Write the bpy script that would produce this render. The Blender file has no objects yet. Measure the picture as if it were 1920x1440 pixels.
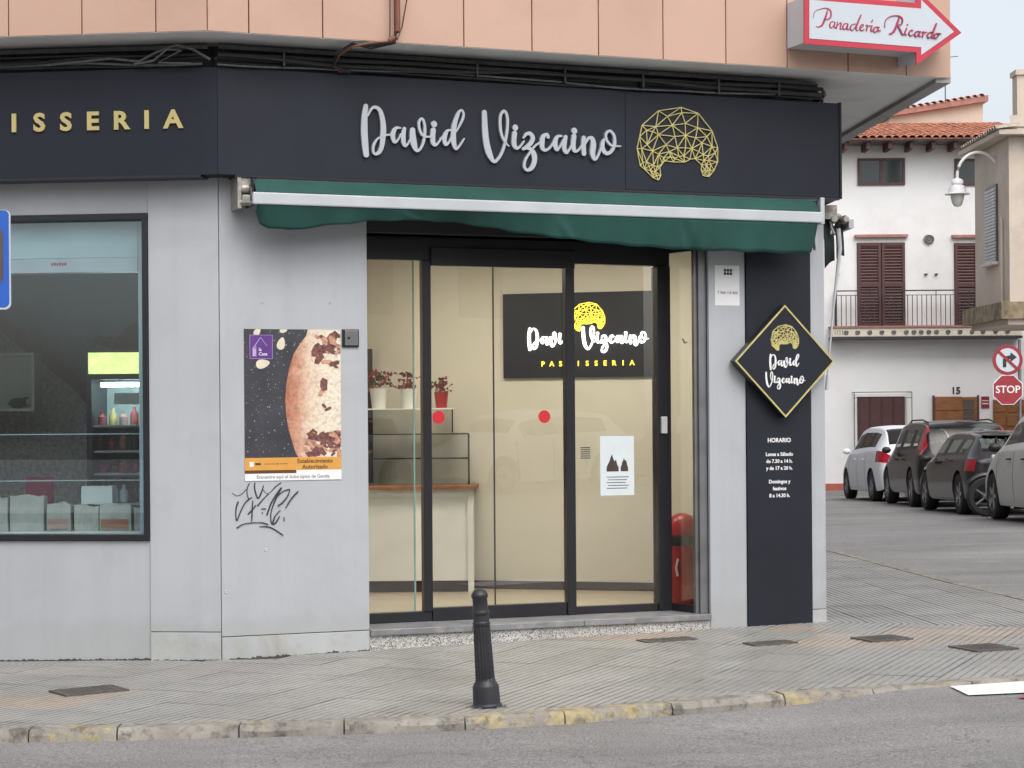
import bpy, bmesh, math, random
from mathutils import Vector, Matrix, Euler
from mathutils.geometry import delaunay_2d_cdt
random.seed(7)
R_ = math.radians
scene = bpy.context.scene
COL = scene.collection

# ------------------------------------------------------------------ camera
cam_d = bpy.data.cameras.new('Camera')
cam = bpy.data.objects.new('Camera', cam_d); COL.objects.link(cam)
cam.location = (0, 0, 1.42)
cam.matrix_world = Matrix.Translation((0, 0, 1.42)) @ Matrix.Rotation(R_(90), 4, 'X') @ Matrix.Rotation(R_(-0.43), 4, 'Z')
cam_d.sensor_fit = 'HORIZONTAL'; cam_d.sensor_width = 36.0
cam_d.lens = 36.0 * 3733 / 1920
cam_d.shift_y = 70 / 1920
cam_d.clip_start = 0.1; cam_d.clip_end = 600
scene.camera = cam

# ------------------------------------------------------------------ sky, sun, exposure
SUN_EL, SUN_AZ = 51, 158        # overcast: broad soft light from behind the camera, high
world = bpy.data.worlds.new('World'); scene.world = world; world.use_nodes = True
nt = world.node_tree; nt.nodes.clear()
sky = nt.nodes.new('ShaderNodeTexSky'); sky.sky_type = 'NISHITA'; sky.sun_disc = False
sky.sun_elevation = R_(SUN_EL); sky.sun_rotation = R_(SUN_AZ)
sky.air_density = 1.0; sky.dust_density = 4.2; sky.ozone_density = 1.0
hs = nt.nodes.new('ShaderNodeHueSaturation'); hs.inputs['Saturation'].default_value = 0.33
bgn = nt.nodes.new('ShaderNodeBackground'); bgn.inputs['Strength'].default_value = 0.15
wo = nt.nodes.new('ShaderNodeOutputWorld')
nt.links.new(sky.outputs[0], hs.inputs['Color']); nt.links.new(hs.outputs[0], bgn.inputs['Color'])
nt.links.new(bgn.outputs[0], wo.inputs['Surface'])
sun_d = bpy.data.lights.new('Sun', 'SUN'); sun_d.energy = 0.5; sun_d.angle = R_(70); sun_d.color = (1.0, 0.97, 0.93)
sun = bpy.data.objects.new('Sun', sun_d); COL.objects.link(sun)
sdir = Vector((math.sin(R_(SUN_AZ)) * math.cos(R_(SUN_EL)), math.cos(R_(SUN_AZ)) * math.cos(R_(SUN_EL)), math.sin(R_(SUN_EL))))
sun.rotation_euler = (-sdir).to_track_quat('-Z', 'Y').to_euler(); sun.location = (0, 0, 30)
scene.view_settings.view_transform = 'Standard'; scene.view_settings.look = 'None'
scene.view_settings.gamma = 1; scene.view_settings.use_curve_mapping = False
scene.view_settings.exposure = 0.68
scene.cycles.max_bounces = 6; scene.cycles.glossy_bounces = 3; scene.cycles.transparent_max_bounces = 14

# ------------------------------------------------------------------ materials
def nodes_of(name):
    m = bpy.data.materials.new(name); m.use_nodes = True
    t = m.node_tree; t.nodes.clear()
    o = t.nodes.new('ShaderNodeOutputMaterial'); b = t.nodes.new('ShaderNodeBsdfPrincipled')
    t.links.new(b.outputs[0], o.inputs['Surface'])
    return m, t, b, o
def coord(t, world_pos=False, scale=None):
    if world_pos:
        g = t.nodes.new('ShaderNodeNewGeometry'); s = g.outputs['Position']
    else:
        g = t.nodes.new('ShaderNodeTexCoord'); s = g.outputs['Object']
    if scale:
        mp = t.nodes.new('ShaderNodeMapping'); mp.inputs['Scale'].default_value = scale
        t.links.new(s, mp.inputs['Vector']); s = mp.outputs['Vector']
    return s
def noise(t, vec, scale, detail=5, rough=.55, dist=0):
    n = t.nodes.new('ShaderNodeTexNoise'); n.inputs['Scale'].default_value = scale
    n.inputs['Detail'].default_value = detail; n.inputs['Roughness'].default_value = rough
    n.inputs['Distortion'].default_value = dist
    t.links.new(vec, n.inputs['Vector']); return n.outputs['Fac']
def ramp(t, fac, stops):
    r = t.nodes.new('ShaderNodeValToRGB'); e = r.color_ramp.elements
    while len(e) < len(stops): e.new(0.5)
    for k, (p, c) in enumerate(stops):
        e[k].position = p; e[k].color = (c[0], c[1], c[2], 1) if hasattr(c, '__len__') else (c, c, c, 1)
    t.links.new(fac, r.inputs['Fac']); return r.outputs['Color']
def mixc(t, a, b, fac, mode='MIX'):
    m = t.nodes.new('ShaderNodeMix'); m.data_type = 'RGBA'; m.blend_type = mode
    for k, v in ((0, fac), (6, a), (7, b)):
        if hasattr(v, 'is_linked'): t.links.new(v, m.inputs[k])
        elif k == 0: m.inputs[0].default_value = v
        else: m.inputs[k].default_value = (v[0], v[1], v[2], 1) if hasattr(v, '__len__') else (v, v, v, 1)
    return m.outputs[2]
def bumpn(t, b, h, strength=.3, dist=.01):
    n = t.nodes.new('ShaderNodeBump'); n.inputs['Strength'].default_value = strength; n.inputs['Distance'].default_value = dist
    t.links.new(h, n.inputs['Height']); t.links.new(n.outputs['Normal'], b.inputs['Normal'])
def mul(c, k): return tuple(min(1, v * k) for v in c)
def P(name, col, rough=.6, metal=0, var=.12, scale=4., bump=0., bscale=60., wp=False, ovar=0., coat=0., spec=.5, stretch=None, dirt=None, dirt_scale=1.5):
    m, t, b, o = nodes_of(name)
    v = coord(t, wp, stretch)
    c = ramp(t, noise(t, v, scale), [(.3, mul(col, 1 - var)), (.7, mul(col, 1 + var))])
    if dirt:
        d = ramp(t, noise(t, v, dirt_scale, 8, .7, .6), [(.5, 0.0), (.75, 1.0)])
        c = mixc(t, c, dirt, d)
    if ovar:
        oi = t.nodes.new('ShaderNodeObjectInfo')
        k = ramp(t, oi.outputs['Random'], [(0, 1 - ovar), (1, 1.0)])
        c = mixc(t, c, k, 1.0, 'MULTIPLY')
    t.links.new(c, b.inputs['Base Color'])
    b.inputs['Roughness'].default_value = rough; b.inputs['Metallic'].default_value = metal
    b.inputs['Coat Weight'].default_value = coat; b.inputs['Coat Roughness'].default_value = .05
    b.inputs['Specular IOR Level'].default_value = spec
    if bump: bumpn(t, b, noise(t, v, bscale, 4), bump)
    return m
def EMIT(name, col, strength, var=.05):
    m, t, b, o = nodes_of(name); v = coord(t)
    c = ramp(t, noise(t, v, 20), [(.3, mul(col, 1 - var)), (.7, col)])
    t.links.new(c, b.inputs['Emission Color']); b.inputs['Emission Strength'].default_value = strength
    t.links.new(c, b.inputs['Base Color'])
    return m
def GLASS(name, tint=(.95, .98, .97), ior=1.5, rough=.0):
    m = bpy.data.materials.new(name); m.use_nodes = True; t = m.node_tree; t.nodes.clear()
    o = t.nodes.new('ShaderNodeOutputMaterial'); mx = t.nodes.new('ShaderNodeMixShader')
    fr = t.nodes.new('ShaderNodeFresnel'); ge = t.nodes.new('ShaderNodeNewGeometry'); mr = t.nodes.new('ShaderNodeMapRange')
    mr.inputs['To Min'].default_value = ior; mr.inputs['To Max'].default_value = 1 / ior      # same reflectance on both faces of the thin pane
    t.links.new(ge.outputs['Backfacing'], mr.inputs['Value']); t.links.new(mr.outputs[0], fr.inputs['IOR'])
    tr = t.nodes.new('ShaderNodeBsdfTransparent'); gl = t.nodes.new('ShaderNodeBsdfGlossy')
    gl.inputs['Roughness'].default_value = rough
    v = coord(t)
    c = ramp(t, noise(t, v, 1.5, 2), [(.3, mul(tint, .97)), (.7, tint)])
    t.links.new(c, tr.inputs['Color'])
    t.links.new(fr.outputs[0], mx.inputs[0]); t.links.new(tr.outputs[0], mx.inputs[1]); t.links.new(gl.outputs[0], mx.inputs[2])
    t.links.new(mx.outputs[0], o.inputs['Surface'])
    return m
M = {}
M['silver'] = P('silver_panel', (.41, .43, .452), .42, 0, .05, 1.2, .03, 6, wp=True, dirt=(.35, .365, .38), dirt_scale=.9, ovar=.06)
def streaks(key):
    t = M[key].node_tree; b = [n for n in t.nodes if n.type == 'BSDF_PRINCIPLED'][0]; src = b.inputs['Base Color'].links[0].from_socket
    a = ramp(t, noise(t, coord(t, True, (1, 1, .07)), 7, 6, .7), [(.45, 1.0), (.70, .94)])
    c = mixc(t, src, a, 1.0, 'MULTIPLY')
    sx = t.nodes.new('ShaderNodeSeparateXYZ'); t.links.new(coord(t, True), sx.inputs[0])
    n = noise(t, coord(t, True), 5, 8, .75); ad = t.nodes.new('ShaderNodeMath'); ad.operation = 'MULTIPLY_ADD'; ad.inputs[1].default_value = -.35; t.links.new(n, ad.inputs[0]); t.links.new(sx.outputs['Z'], ad.inputs[2])
    f = ramp(t, ad.outputs[0], [(.0, .20), (.07, 0.0)])      # road splash along the foot of the wall
    t.links.new(mixc(t, c, (.27, .25, .20), f), b.inputs['Base Color'])
M['silver_low'] = P('silver_plinth', (.44, .465, .485), .45, 0, .06, 2, .02, 8, wp=True, dirt=(.33, .31, .26), dirt_scale=2.5)
M['fascia'] = P('fascia_dark', (.0165, .019, .028), .55, 0, .12, 1.5, .03, 12, wp=True, dirt=(.021, .024, .034), dirt_scale=.7, spec=.22)
streaks('silver'); streaks('silver_low')
M['dark_board'] = P('dark_board', (.0155, .018, .026), .5, 0, .12, 2, .02, 10, wp=True, spec=.25)
M['frame'] = P('black_frame', (.012, .012, .016), .35, 0, .2, 6)
M['metal_grey'] = P('grey_metal', (.22, .22, .23), .35, .7, .15, 5)
M['salmon'] = P('salmon_cladding', (.52, .338, .255), .6, 0, .05, 1.0, .05, 30, wp=True, ovar=.07, dirt=(.46, .29, .215), dirt_scale=.8)
M['seam'] = P('seam_dark', (.10, .07, .06), .8, 0, .2)
M['soffit'] = P('soffit_plaster', (.74, .75, .755), .8, 0, .06, 2, .1, 60, wp=True, dirt=(.60, .60, .59), dirt_scale=1.2)
M['soffit_lip'] = P('soffit_lip', (.36, .36, .35), .8, 0, .15, 3, .1, 60, wp=True)
M['dirty_wall'] = P('dirty_wall', (.06, .06, .06), .9, 0, .4, 5, .2, 40, wp=True)
M['cable'] = P('black_cable', (.018, .018, .02), .5, 0, .3, 30)
M['cable_grey'] = P('grey_cable', (.10, .10, .105), .55, 0, .3, 30)
M['conduit'] = P('brown_conduit', (.20, .07, .045), .6, 0, .2, 10)
M['awning'] = P('green_awning', (.0085, .060, .048), .8, 0, .3, 2.0, .3, 260, dirt=(.017, .078, .068), dirt_scale=1.6)
M['awning_dark'] = P('dark_green_awning', (.012, .018, .018), .8, 0, .2, 5)
M['white_metal'] = P('white_metal', (.44, .465, .485), .4, 0, .07, 5)
M['gear'] = P('awning_gear', (.35, .33, .30), .5, .5, .35, 30)
M['letter_silver'] = P('silver_letter', (.40, .425, .46), .4, 0, .04, 8)
M['letter_gold'] = P('gold_letter', (.46, .385, .155), .45, 0, .08, 8)
M['gold'] = P('gold_line', (.50, .44, .17), .45, 0, .15, 20)
M['white_print'] = P('white_print', (.75, .75, .75), .6, 0, .03, 20)
M['red_paint'] = P('red_sign_paint', (.47, .03, .055), .45, 0, .08, 5)
M['road_red'] = P('road_sign_red', (.27, .018, .03), .45, 0, .1, 5)
M['maroon'] = P('maroon_print', (.33, .03, .08), .5, 0, .2, 20)
M['sign_white'] = P('sign_white', (.50, .545, .59), .4, 0, .03, 2)
M['glass'] = GLASS('clear_glass', (.95, .97, .965), 1.72)
M['car_clear'] = GLASS('car_window_glass', (.62, .66, .64), 1.5)
M['glass_win'] = GLASS('display_glass', (.88, .95, .97), 1.78)
M['glass_green'] = P('glass_edge', (.16, .32, .28), .2, 0, .2, 5)
M['cream'] = P('cream_wall', (.67, .635, .55), .8, 0, .04, 1.5)
M['white_paint'] = P('white_paint', (.72, .72, .69), .5, 0, .05, 4)
M['wood'] = P('wood_top', (.30, .13, .07), .5, 0, .3, 3, stretch=(1, 14, 14))
M['floor_tile'] = P('beige_floor', (.45, .38, .28), .35, 0, .08, 3)
M['brown_dark'] = P('dark_brown', (.05, .03, .025), .6, 0, .3, 6)
M['red_plastic'] = P('red_plastic', (.36, .018, .024), .35, 0, .08, 5)
M['red_sticker'] = P('red_sticker', (.55, .015, .03), .5, 0, .05, 20)
M['paper'] = P('paper', (.62, .68, .70), .7, 0, .04, 10)
M['grey_ink'] = P('grey_ink', (.10, .10, .13), .8, 0, .2, 40)
M['ink'] = P('ink', (.03, .03, .035), .8, 0, .3, 40)
M['reflected_blue'] = P('reflected_sky_blue', (.36, .60, .74), .8, 0, .08, 2)  # blue stands in for the sky reflected in the left window
M['reflected_brown'] = P('reflected_house_brown', (.56, .47, .42), .8, 0, .3, 45)  # brown stands in for the building reflected in the left window
M['pale_cyan'] = P('pale_cyan_metal', (.45, .53, .545), .5, 0, .06, 3)
M['bread_paper'] = P('paper_pack', (.40, .375, .33), .75, 0, .08, 12, .2, 30, ovar=.15)
M['iron'] = P('bollard_iron', (.028, .029, .034), .42, .2, .3, 8, .12, 50)
M['white_wall'] = P('white_render', (.78, .78, .78), .85, 0, .03, .7, .05, 30, wp=True, dirt=(.64, .63, .61), dirt_scale=.35)
M['brown_shutter'] = P('brown_shutter', (.085, .035, .035), .6, 0, .15, 8)
M['brown_window'] = P('brown_window', (.10, .075, .065), .35, 0, .2, 5)
M['oak'] = P('oak_door', (.25, .105, .04), .5, 0, .25, 4, stretch=(1, 1, 8))
M['rail'] = P('iron_railing', (.035, .033, .033), .6, 0, .2, 20)
M['terracotta'] = P('terracotta_tile', (.62, .27, .17), .8, 0, .25, 3, .1, 40, wp=True, ovar=.35)
M['terracotta_trim'] = P('terracotta_trim', (.34, .165, .135), .8, 0, .2, 6, wp=True)
M['beige'] = P('beige_render', (.55, .47, .39), .9, 0, .07, 1.2, .1, 40, wp=True, dirt=(.40, .36, .31), dirt_scale=.8)
M['stain'] = P('mouldy_ledge', (.25, .20, .13), .95, 0, .5, 4, .2, 30, wp=True, dirt=(.07, .065, .055), dirt_scale=2)
M['aged_tile'] = P('aged_tile', (.42, .36, .30), .9, 0, .35, 8, .2, 30, wp=True, dirt=(.20, .15, .12), dirt_scale=4)
M['cream_stone'] = P('cream_stone', (.62, .57, .47), .8, 0, .08, 4, wp=True)
M['lamp_white'] = P('lamp_white', (.74, .74, .74), .4, 0, .03, 5)
M['lamp_glass'] = P('lamp_globe', (.50, .50, .46), .3, 0, .05, 5)
M['blue_sign'] = P('blue_sign', (.02, .10, .45), .4, 0, .08, 4)
M['brick_red'] = P('red_skirting', (.42, .12, .08), .8, 0, .1, 6, wp=True)
M['tyre'] = P('tyre_rubber', (.015, .015, .016), .8, 0, .2, 20)
M['rim'] = P('alloy_rim', (.35, .35, .36), .35, .7, .1, 8)
M['black_trim'] = P('black_trim', (.014, .014, .016), .5, 0, .15, 10)
M['car_glass'] = P('car_glass', (.035, .045, .05), .08, 0, .1, 2, spec=.4)
M['tail_red'] = P('tail_red', (.40, .008, .02), .2, 0, .15, 10, coat=.6)
M['head_glass'] = P('head_glass', (.55, .57, .6), .15, 0, .1, 10, coat=.6)
M['p_white'] = P('paint_white', (.72, .74, .76), .4, 0, .02, 2, spec=.25)
M['p_black'] = P('paint_black', (.014, .0135, .014), .14, 0, .1, 2, coat=.0, spec=.35)
M['p_grey'] = P('paint_dark_grey', (.030, .028, .028), .14, .1, .08, 2, coat=.0, spec=.35)
M['p_sand'] = P('paint_pale_grey', (.60, .595, .57), .45, 0, .03, 2, spec=.2)
M['plate'] = P('number_plate', (.65, .65, .62), .5, 0, .05, 20)
M['ochre'] = P('ochre_render', (.155, .145, .14), .9, 0, .08, 1, wp=True)
M['pale_pink'] = P('pale_pink_label', (.36, .22, .19), .7, 0, .15, 20)
M['green_leaf'] = P('leaf', (.05, .11, .03), .6, 0, .3, 10)
M['flower_red'] = P('flower_red', (.30, .06, .07), .6, 0, .35, 20)
M['cover'] = P('iron_cover', (.11, .10, .09), .6, .3, .3, 30, .3, 80)
M['em_white'] = EMIT('sign_glow_white', (1.0, .93, .88), 2.6)
M['em_yellow'] = EMIT('sign_glow_yellow', (1.0, .74, .06), 1.3)
M['em_fridge'] = EMIT('fridge_header_glow', (.80, .86, .30), 1.1, .25)
M['em_tube'] = EMIT('tube_glow', (.86, 1.0, .96), 40.0)
M['em_ceiling'] = EMIT('ceiling_panel_glow', (1.0, .89, .72), 20.0)

def seams(key):
    """door gaps pressed into the car body: thin dark lines across its length"""
    t = M[key].node_tree; b = [n for n in t.nodes if n.type == 'BSDF_PRINCIPLED'][0]
    src = b.inputs['Base Color'].links[0].from_socket
    sx = t.nodes.new('ShaderNodeSeparateXYZ'); t.links.new(coord(t), sx.inputs[0])
    f = None
    for y0 in (-.78, .06, .98):
        a = t.nodes.new('ShaderNodeMath'); a.operation = 'COMPARE'; a.inputs[1].default_value = y0; a.inputs[2].default_value = .010; t.links.new(sx.outputs['Y'], a.inputs[0])
        if f is None: f = a.outputs[0]
        else:
            m_ = t.nodes.new('ShaderNodeMath'); m_.operation = 'ADD'; t.links.new(f, m_.inputs[0]); t.links.new(a.outputs[0], m_.inputs[1]); f = m_.outputs[0]
    z = t.nodes.new('ShaderNodeMath'); z.operation = 'COMPARE'; z.inputs[1].default_value = .62; z.inputs[2].default_value = .34; t.links.new(sx.outputs['Z'], z.inputs[0])
    m_ = t.nodes.new('ShaderNodeMath'); m_.operation = 'MULTIPLY'; t.links.new(f, m_.inputs[0]); t.links.new(z.outputs[0], m_.inputs[1])
    t.links.new(mixc(t, src, (.008, .008, .008), m_.outputs[0]), b.inputs['Base Color'])
for k_ in ('p_white', 'p_black', 'p_grey', 'p_sand'): seams(k_)
def m_asphalt():
    m, t, b, o = nodes_of('asphalt'); v = coord(t, True)
    base = ramp(t, noise(t, v, .6, 6, .65), [(.3, (.185, .178, .175)), (.7, (.25, .242, .238))])
    big = ramp(t, noise(t, coord(t, True, (.25, 1.2, 1)), 1.1, 5, .6, .4), [(.35, .80), (.65, 1.08)])
    c = mixc(t, base, big, 1.0, 'MULTIPLY')
    sp = ramp(t, noise(t, v, 75, 2, .7), [(.30, .55), (.5, 1.0), (.72, 1.5)])
    c = mixc(t, c, sp, 1.0, 'MULTIPLY')
    sp2 = ramp(t, noise(t, v, 190, 2, .6), [(.35, .65), (.65, 1.4)])
    c = mixc(t, c, sp2, 1.0, 'MULTIPLY')
    # wandering hairline cracks
    vo = t.nodes.new('ShaderNodeTexVoronoi'); vo.feature = 'DISTANCE_TO_EDGE'; vo.inputs['Scale'].default_value = .45
    wv = t.nodes.new('ShaderNodeVectorMath'); wv.operation = 'ADD'
    nz = t.nodes.new('ShaderNodeTexNoise'); nz.inputs['Scale'].default_value = 2.2; nz.inputs['Detail'].default_value = 6
    t.links.new(v, nz.inputs['Vector']); t.links.new(v, wv.inputs[0]); t.links.new(nz.outputs['Color'], wv.inputs[1])
    t.links.new(wv.outputs[0], vo.inputs['Vector'])
    cr = ramp(t, vo.outputs['Distance'], [(0.0, .55), (.006, 1.0)])
    c = mixc(t, c, cr, .7, 'MULTIPLY')
    t.links.new(c, b.inputs['Base Color']); b.inputs['Roughness'].default_value = .75
    bumpn(t, b, noise(t, v, 110, 3), .6, .006)
    return m
M['asphalt'] = m_asphalt()
def m_tile(name, a, bcol, wet=.5):
    m, t, b, o = nodes_of(name); v = coord(t, True)
    c = ramp(t, noise(t, v, .9, 7, .65, .4), [(.30, a), (.55, tuple((x + y) / 2 for x, y in zip(a, bcol))), (.75, bcol)])
    oi = t.nodes.new('ShaderNodeObjectInfo')
    c = mixc(t, c, ramp(t, oi.outputs['Random'], [(0, .86), (1, 1.05)]), 1.0, 'MULTIPLY')
    g = ramp(t, noise(t, v, 45, 3, .7), [(.3, .78), (.7, 1.18)])
    c = mixc(t, c, g, 1.0, 'MULTIPLY')
    st = ramp(t, noise(t, v, 2.6, 8, .75, .8), [(.56, 1.0), (.72, .66)])
    c = mixc(t, c, st, .8, 'MULTIPLY')
    t.links.new(c, b.inputs['Base Color'])
    rr = ramp(t, noise(t, v, 1.3, 5, .6), [(.35, .30), (.65, .62)])
    t.links.new(rr, b.inputs['Roughness'])
    bumpn(t, b, noise(t, v, 60, 4), .25, .004)
    return m
M['tile'] = m_tile('grey_paving', (.25, .245, .228), (.36, .352, .335))
M['tile_warm'] = m_tile('warm_paving', (.335, .28, .228), (.41, .335, .265))
M['tile_bed'] = P('paving_bed', (.11, .105, .095), .85, 0, .25, 5, wp=True)
M['groove'] = P('groove_dirt', (.175, .167, .155), .9, 0, .45, 3, wp=True)
def m_kerb(name='kerb_stone', paint=True):
    m, t, b, o = nodes_of(name); v = coord(t, True)
    c = ramp(t, noise(t, v, 5, 7, .7), [(.3, (.19, .175, .155)), (.7, (.36, .34, .30))])
    oi = t.nodes.new('ShaderNodeObjectInfo')
    n1 = noise(t, v, 17, 9, .8, .3); n2 = noise(t, v, 1.6, 4)
    ad = t.nodes.new('ShaderNodeMath'); ad.operation = 'ADD'; t.links.new(n1, ad.inputs[0]); t.links.new(n2, ad.inputs[1])
    ad2 = t.nodes.new('ShaderNodeMath'); ad2.operation = 'MULTIPLY_ADD'; ad2.inputs[1].default_value = .10
    t.links.new(oi.outputs['Random'], ad2.inputs[0]); t.links.new(ad.outputs[0], ad2.inputs[2])
    hf = t.nodes.new('ShaderNodeMath'); hf.operation = 'MULTIPLY'; hf.inputs[1].default_value = .5; t.links.new(ad2.outputs[0], hf.inputs[0])
    f = ramp(t, hf.outputs[0], [(.565, 0.0), (.61, .8)])
    y = ramp(t, noise(t, v, 30, 4), [(.3, (.37, .28, .11)), (.7, (.47, .40, .23))])
    if paint: c = mixc(t, c, y, f)
    dk = ramp(t, noise(t, v, 14, 5, .7), [(.36, .35), (.5, 1.0)])
    c = mixc(t, c, dk, .8, 'MULTIPLY')
    t.links.new(c, b.inputs['Base Color']); b.inputs['Roughness'].default_value = .85
    bumpn(t, b, noise(t, v, 35, 6, .7), .7, .012)
    return m
M['kerb'] = m_kerb(); M['kerb_bare'] = m_kerb('bare_kerb_stone', False)
def m_terrazzo():
    m, t, b, o = nodes_of('terrazzo'); v = coord(t)
    vo = t.nodes.new('ShaderNodeTexVoronoi'); vo.inputs['Scale'].default_value = 210; vo.inputs['Randomness'].default_value = 1
    t.links.new(v, vo.inputs['Vector'])
    sx = t.nodes.new('ShaderNodeSeparateColor'); t.links.new(vo.outputs['Color'], sx.inputs[0])
    c = ramp(t, sx.outputs[0], [(.12, (.05, .05, .05)), (.3, (.30, .29, .28)), (.6, (.55, .54, .52)), (.9, (.70, .69, .67))])
    d = ramp(t, noise(t, v, 3, 6), [(.3, .75), (.7, 1.05)])
    t.links.new(mixc(t, c, d, 1.0, 'MULTIPLY'), b.inputs['Base Color']); b.inputs['Roughness'].default_value = .5
    return m
M['terrazzo'] = m_terrazzo()
M['sill_top'] = P('sill_slate', (.19, .195, .205), .35, 0, .25, 5, .05, 40, dirt=(.34, .34, .33), dirt_scale=6)
def m_marking():
    m, t, b, o = nodes_of('road_white'); v = coord(t, True)
    c = ramp(t, noise(t, v, 40, 6, .7), [(.28, (.45, .45, .45)), (.42, (.74, .74, .74))])
    t.links.new(c, b.inputs['Base Color']); b.inputs['Roughness'].default_value = .7
    return m
M['marking'] = m_marking()

# ------------------------------------------------------------------ mesh helpers
class MB:
    def __init__(s): s.v = []; s.f = []
    def add(s, verts, faces):
        n = len(s.v); s.v += [Vector(v) for v in verts]; s.f += [tuple(i + n for i in f) for f in faces]; return s
    def box(s, x0, x1, y0, y1, z0, z1):
        return s.add([(x0, y0, z0), (x1, y0, z0), (x1, y1, z0), (x0, y1, z0), (x0, y0, z1), (x1, y0, z1), (x1, y1, z1), (x0, y1, z1)],
                     [(3, 2, 1, 0), (4, 5, 6, 7), (0, 1, 5, 4), (1, 2, 6, 5), (2, 3, 7, 6), (3, 0, 4, 7)])
    def prism_xz(s, poly, y0, y1):
        """polygon in x,z (counter-clockwise seen from -y) between y0 (front) and y1"""
        n = len(poly)
        vs = [(x, y0, z) for x, z in poly] + [(x, y1, z) for x, z in poly]
        fs = [tuple(range(n)), tuple(range(2 * n - 1, n - 1, -1))]
        fs += [(i, i + n, (i + 1) % n + n, (i + 1) % n) for i in range(n)]
        return s.add(vs, fs)
    def prism_xy(s, poly, z0, z1):
        n = len(poly)
        vs = [(x, y, z0) for x, y in poly] + [(x, y, z1) for x, y in poly]
        fs = [tuple(range(n - 1, -1, -1)), tuple(range(n, 2 * n))]
        fs += [(i, (i + 1) % n, (i + 1) % n + n, i + n) for i in range(n)]
        return s.add(vs, fs)
    def tube(s, pts, r, n=8, caps=True):
        pts = [Vector(p) for p in pts]; rs = r if hasattr(r, '__len__') else [r] * len(pts)
        rings = []; up = Vector((0, 0, 1))
        for i, p in enumerate(pts):
            d = (pts[min(i + 1, len(pts) - 1)] - pts[max(i - 1, 0)]).normalized()
            a = d.cross(up if abs(d.z) < .95 else Vector((1, 0, 0))).normalized(); b_ = d.cross(a).normalized()
            rings.append([p + (a * math.cos(2 * math.pi * k / n) + b_ * math.sin(2 * math.pi * k / n)) * rs[i] for k in range(n)])
        vs = [v for rg in rings for v in rg]; fs = []
        for i in range(len(pts) - 1):
            for k in range(n):
                fs.append((i * n + k, i * n + (k + 1) % n, (i + 1) * n + (k + 1) % n, (i + 1) * n + k))
        if caps: fs += [tuple(range(n - 1, -1, -1)), tuple(range((len(pts) - 1) * n, len(pts) * n))]
        return s.add(vs, fs)
    def lathe(s, prof, n=24, c=(0, 0, 0), axis='z', flute=0, fl_range=None, caps=True):
        vs = []; fs = []
        for j, (r, z) in enumerate(prof):
            for k in range(n):
                a = 2 * math.pi * k / n; rr = r
                if flute and fl_range and fl_range[0] <= j <= fl_range[1]: rr = r * (1 - flute * (k % 2))
                p = (rr * math.cos(a), rr * math.sin(a), z)
                if axis == 'x': p = (z, p[0], p[1])
                elif axis == 'y': p = (p[0], z, p[1])
                vs.append((p[0] + c[0], p[1] + c[1], p[2] + c[2]))
        for j in range(len(prof) - 1):
            for k in range(n):
                fs.append((j * n + k, j * n + (k + 1) % n, (j + 1) * n + (k + 1) % n, (j + 1) * n + k))
        if caps: fs += [tuple(range(n - 1, -1, -1)), tuple(range((len(prof) - 1) * n, len(prof) * n))]
        return s.add(vs, fs)
    def xf(s, mat): s.v = [mat @ v for v in s.v]; return s
def mesh_obj(name, mb, mat, parent=None, off=None, smooth=False, bevel=0):
    me = bpy.data.meshes.new(name)
    vs = [v - off for v in mb.v] if off is not None else mb.v
    me.from_pydata([tuple(v) for v in vs], [], mb.f); me.update()
    bm = bmesh.new(); bm.from_mesh(me); bmesh.ops.recalc_face_normals(bm, faces=bm.faces); bm.to_mesh(me); bm.free()
    me.materials.append(M[mat] if isinstance(mat, str) else mat)
    if smooth:
        for p in me.polygons: p.use_smooth = True
        try: me.set_sharp_from_angle(angle=R_(38))
        except Exception: pass
    o = bpy.data.objects.new(name, me); COL.objects.link(o)
    if parent is not None: o.parent = parent
    if bevel:
        b = o.modifiers.new('Bevel', 'BEVEL'); b.width = bevel; b.segments = 2; b.limit_method = 'ANGLE'
    return o
ID = Matrix.Identity(4)
class Thing:
    """a top-level Empty at the thing's base; parts are written in the frame's coordinates"""
    def __init__(s, name, label, cat, frame=ID, o=(0, 0, 0), group=None, kind=None):
        s.frame = frame; s.o = Vector(o)
        s.e = bpy.data.objects.new(name, None); COL.objects.link(s.e); s.e.empty_display_size = .2
        s.e.matrix_world = frame @ Matrix.Translation(s.o)
        s.e['label'] = label; s.e['category'] = cat
        if group: s.e['group'] = group
        if kind: s.e['kind'] = kind
    def part(s, name, mb, mat, smooth=False, bevel=0, parent=None, label=None):
        o = mesh_obj(name, mb, mat, parent or s.e, s.o, smooth, bevel)
        if label: o['label'] = label
        return o
def single(name, mb, mat, label, cat, frame=ID, o=(0, 0, 0), group=None, smooth=False, bevel=0):
    ob = mesh_obj(name, mb, mat, None, Vector(o), smooth, bevel)
    ob.matrix_world = frame @ Matrix.Translation(Vector(o))
    ob['label'] = label; ob['category'] = cat
    if group: ob['group'] = group
    return ob
def struct(name, mb, mat, smooth=False, kind='structure', bevel=0):
    ob = mesh_obj(name, mb, mat, None, None, smooth, bevel); ob['kind'] = kind; return ob

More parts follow.
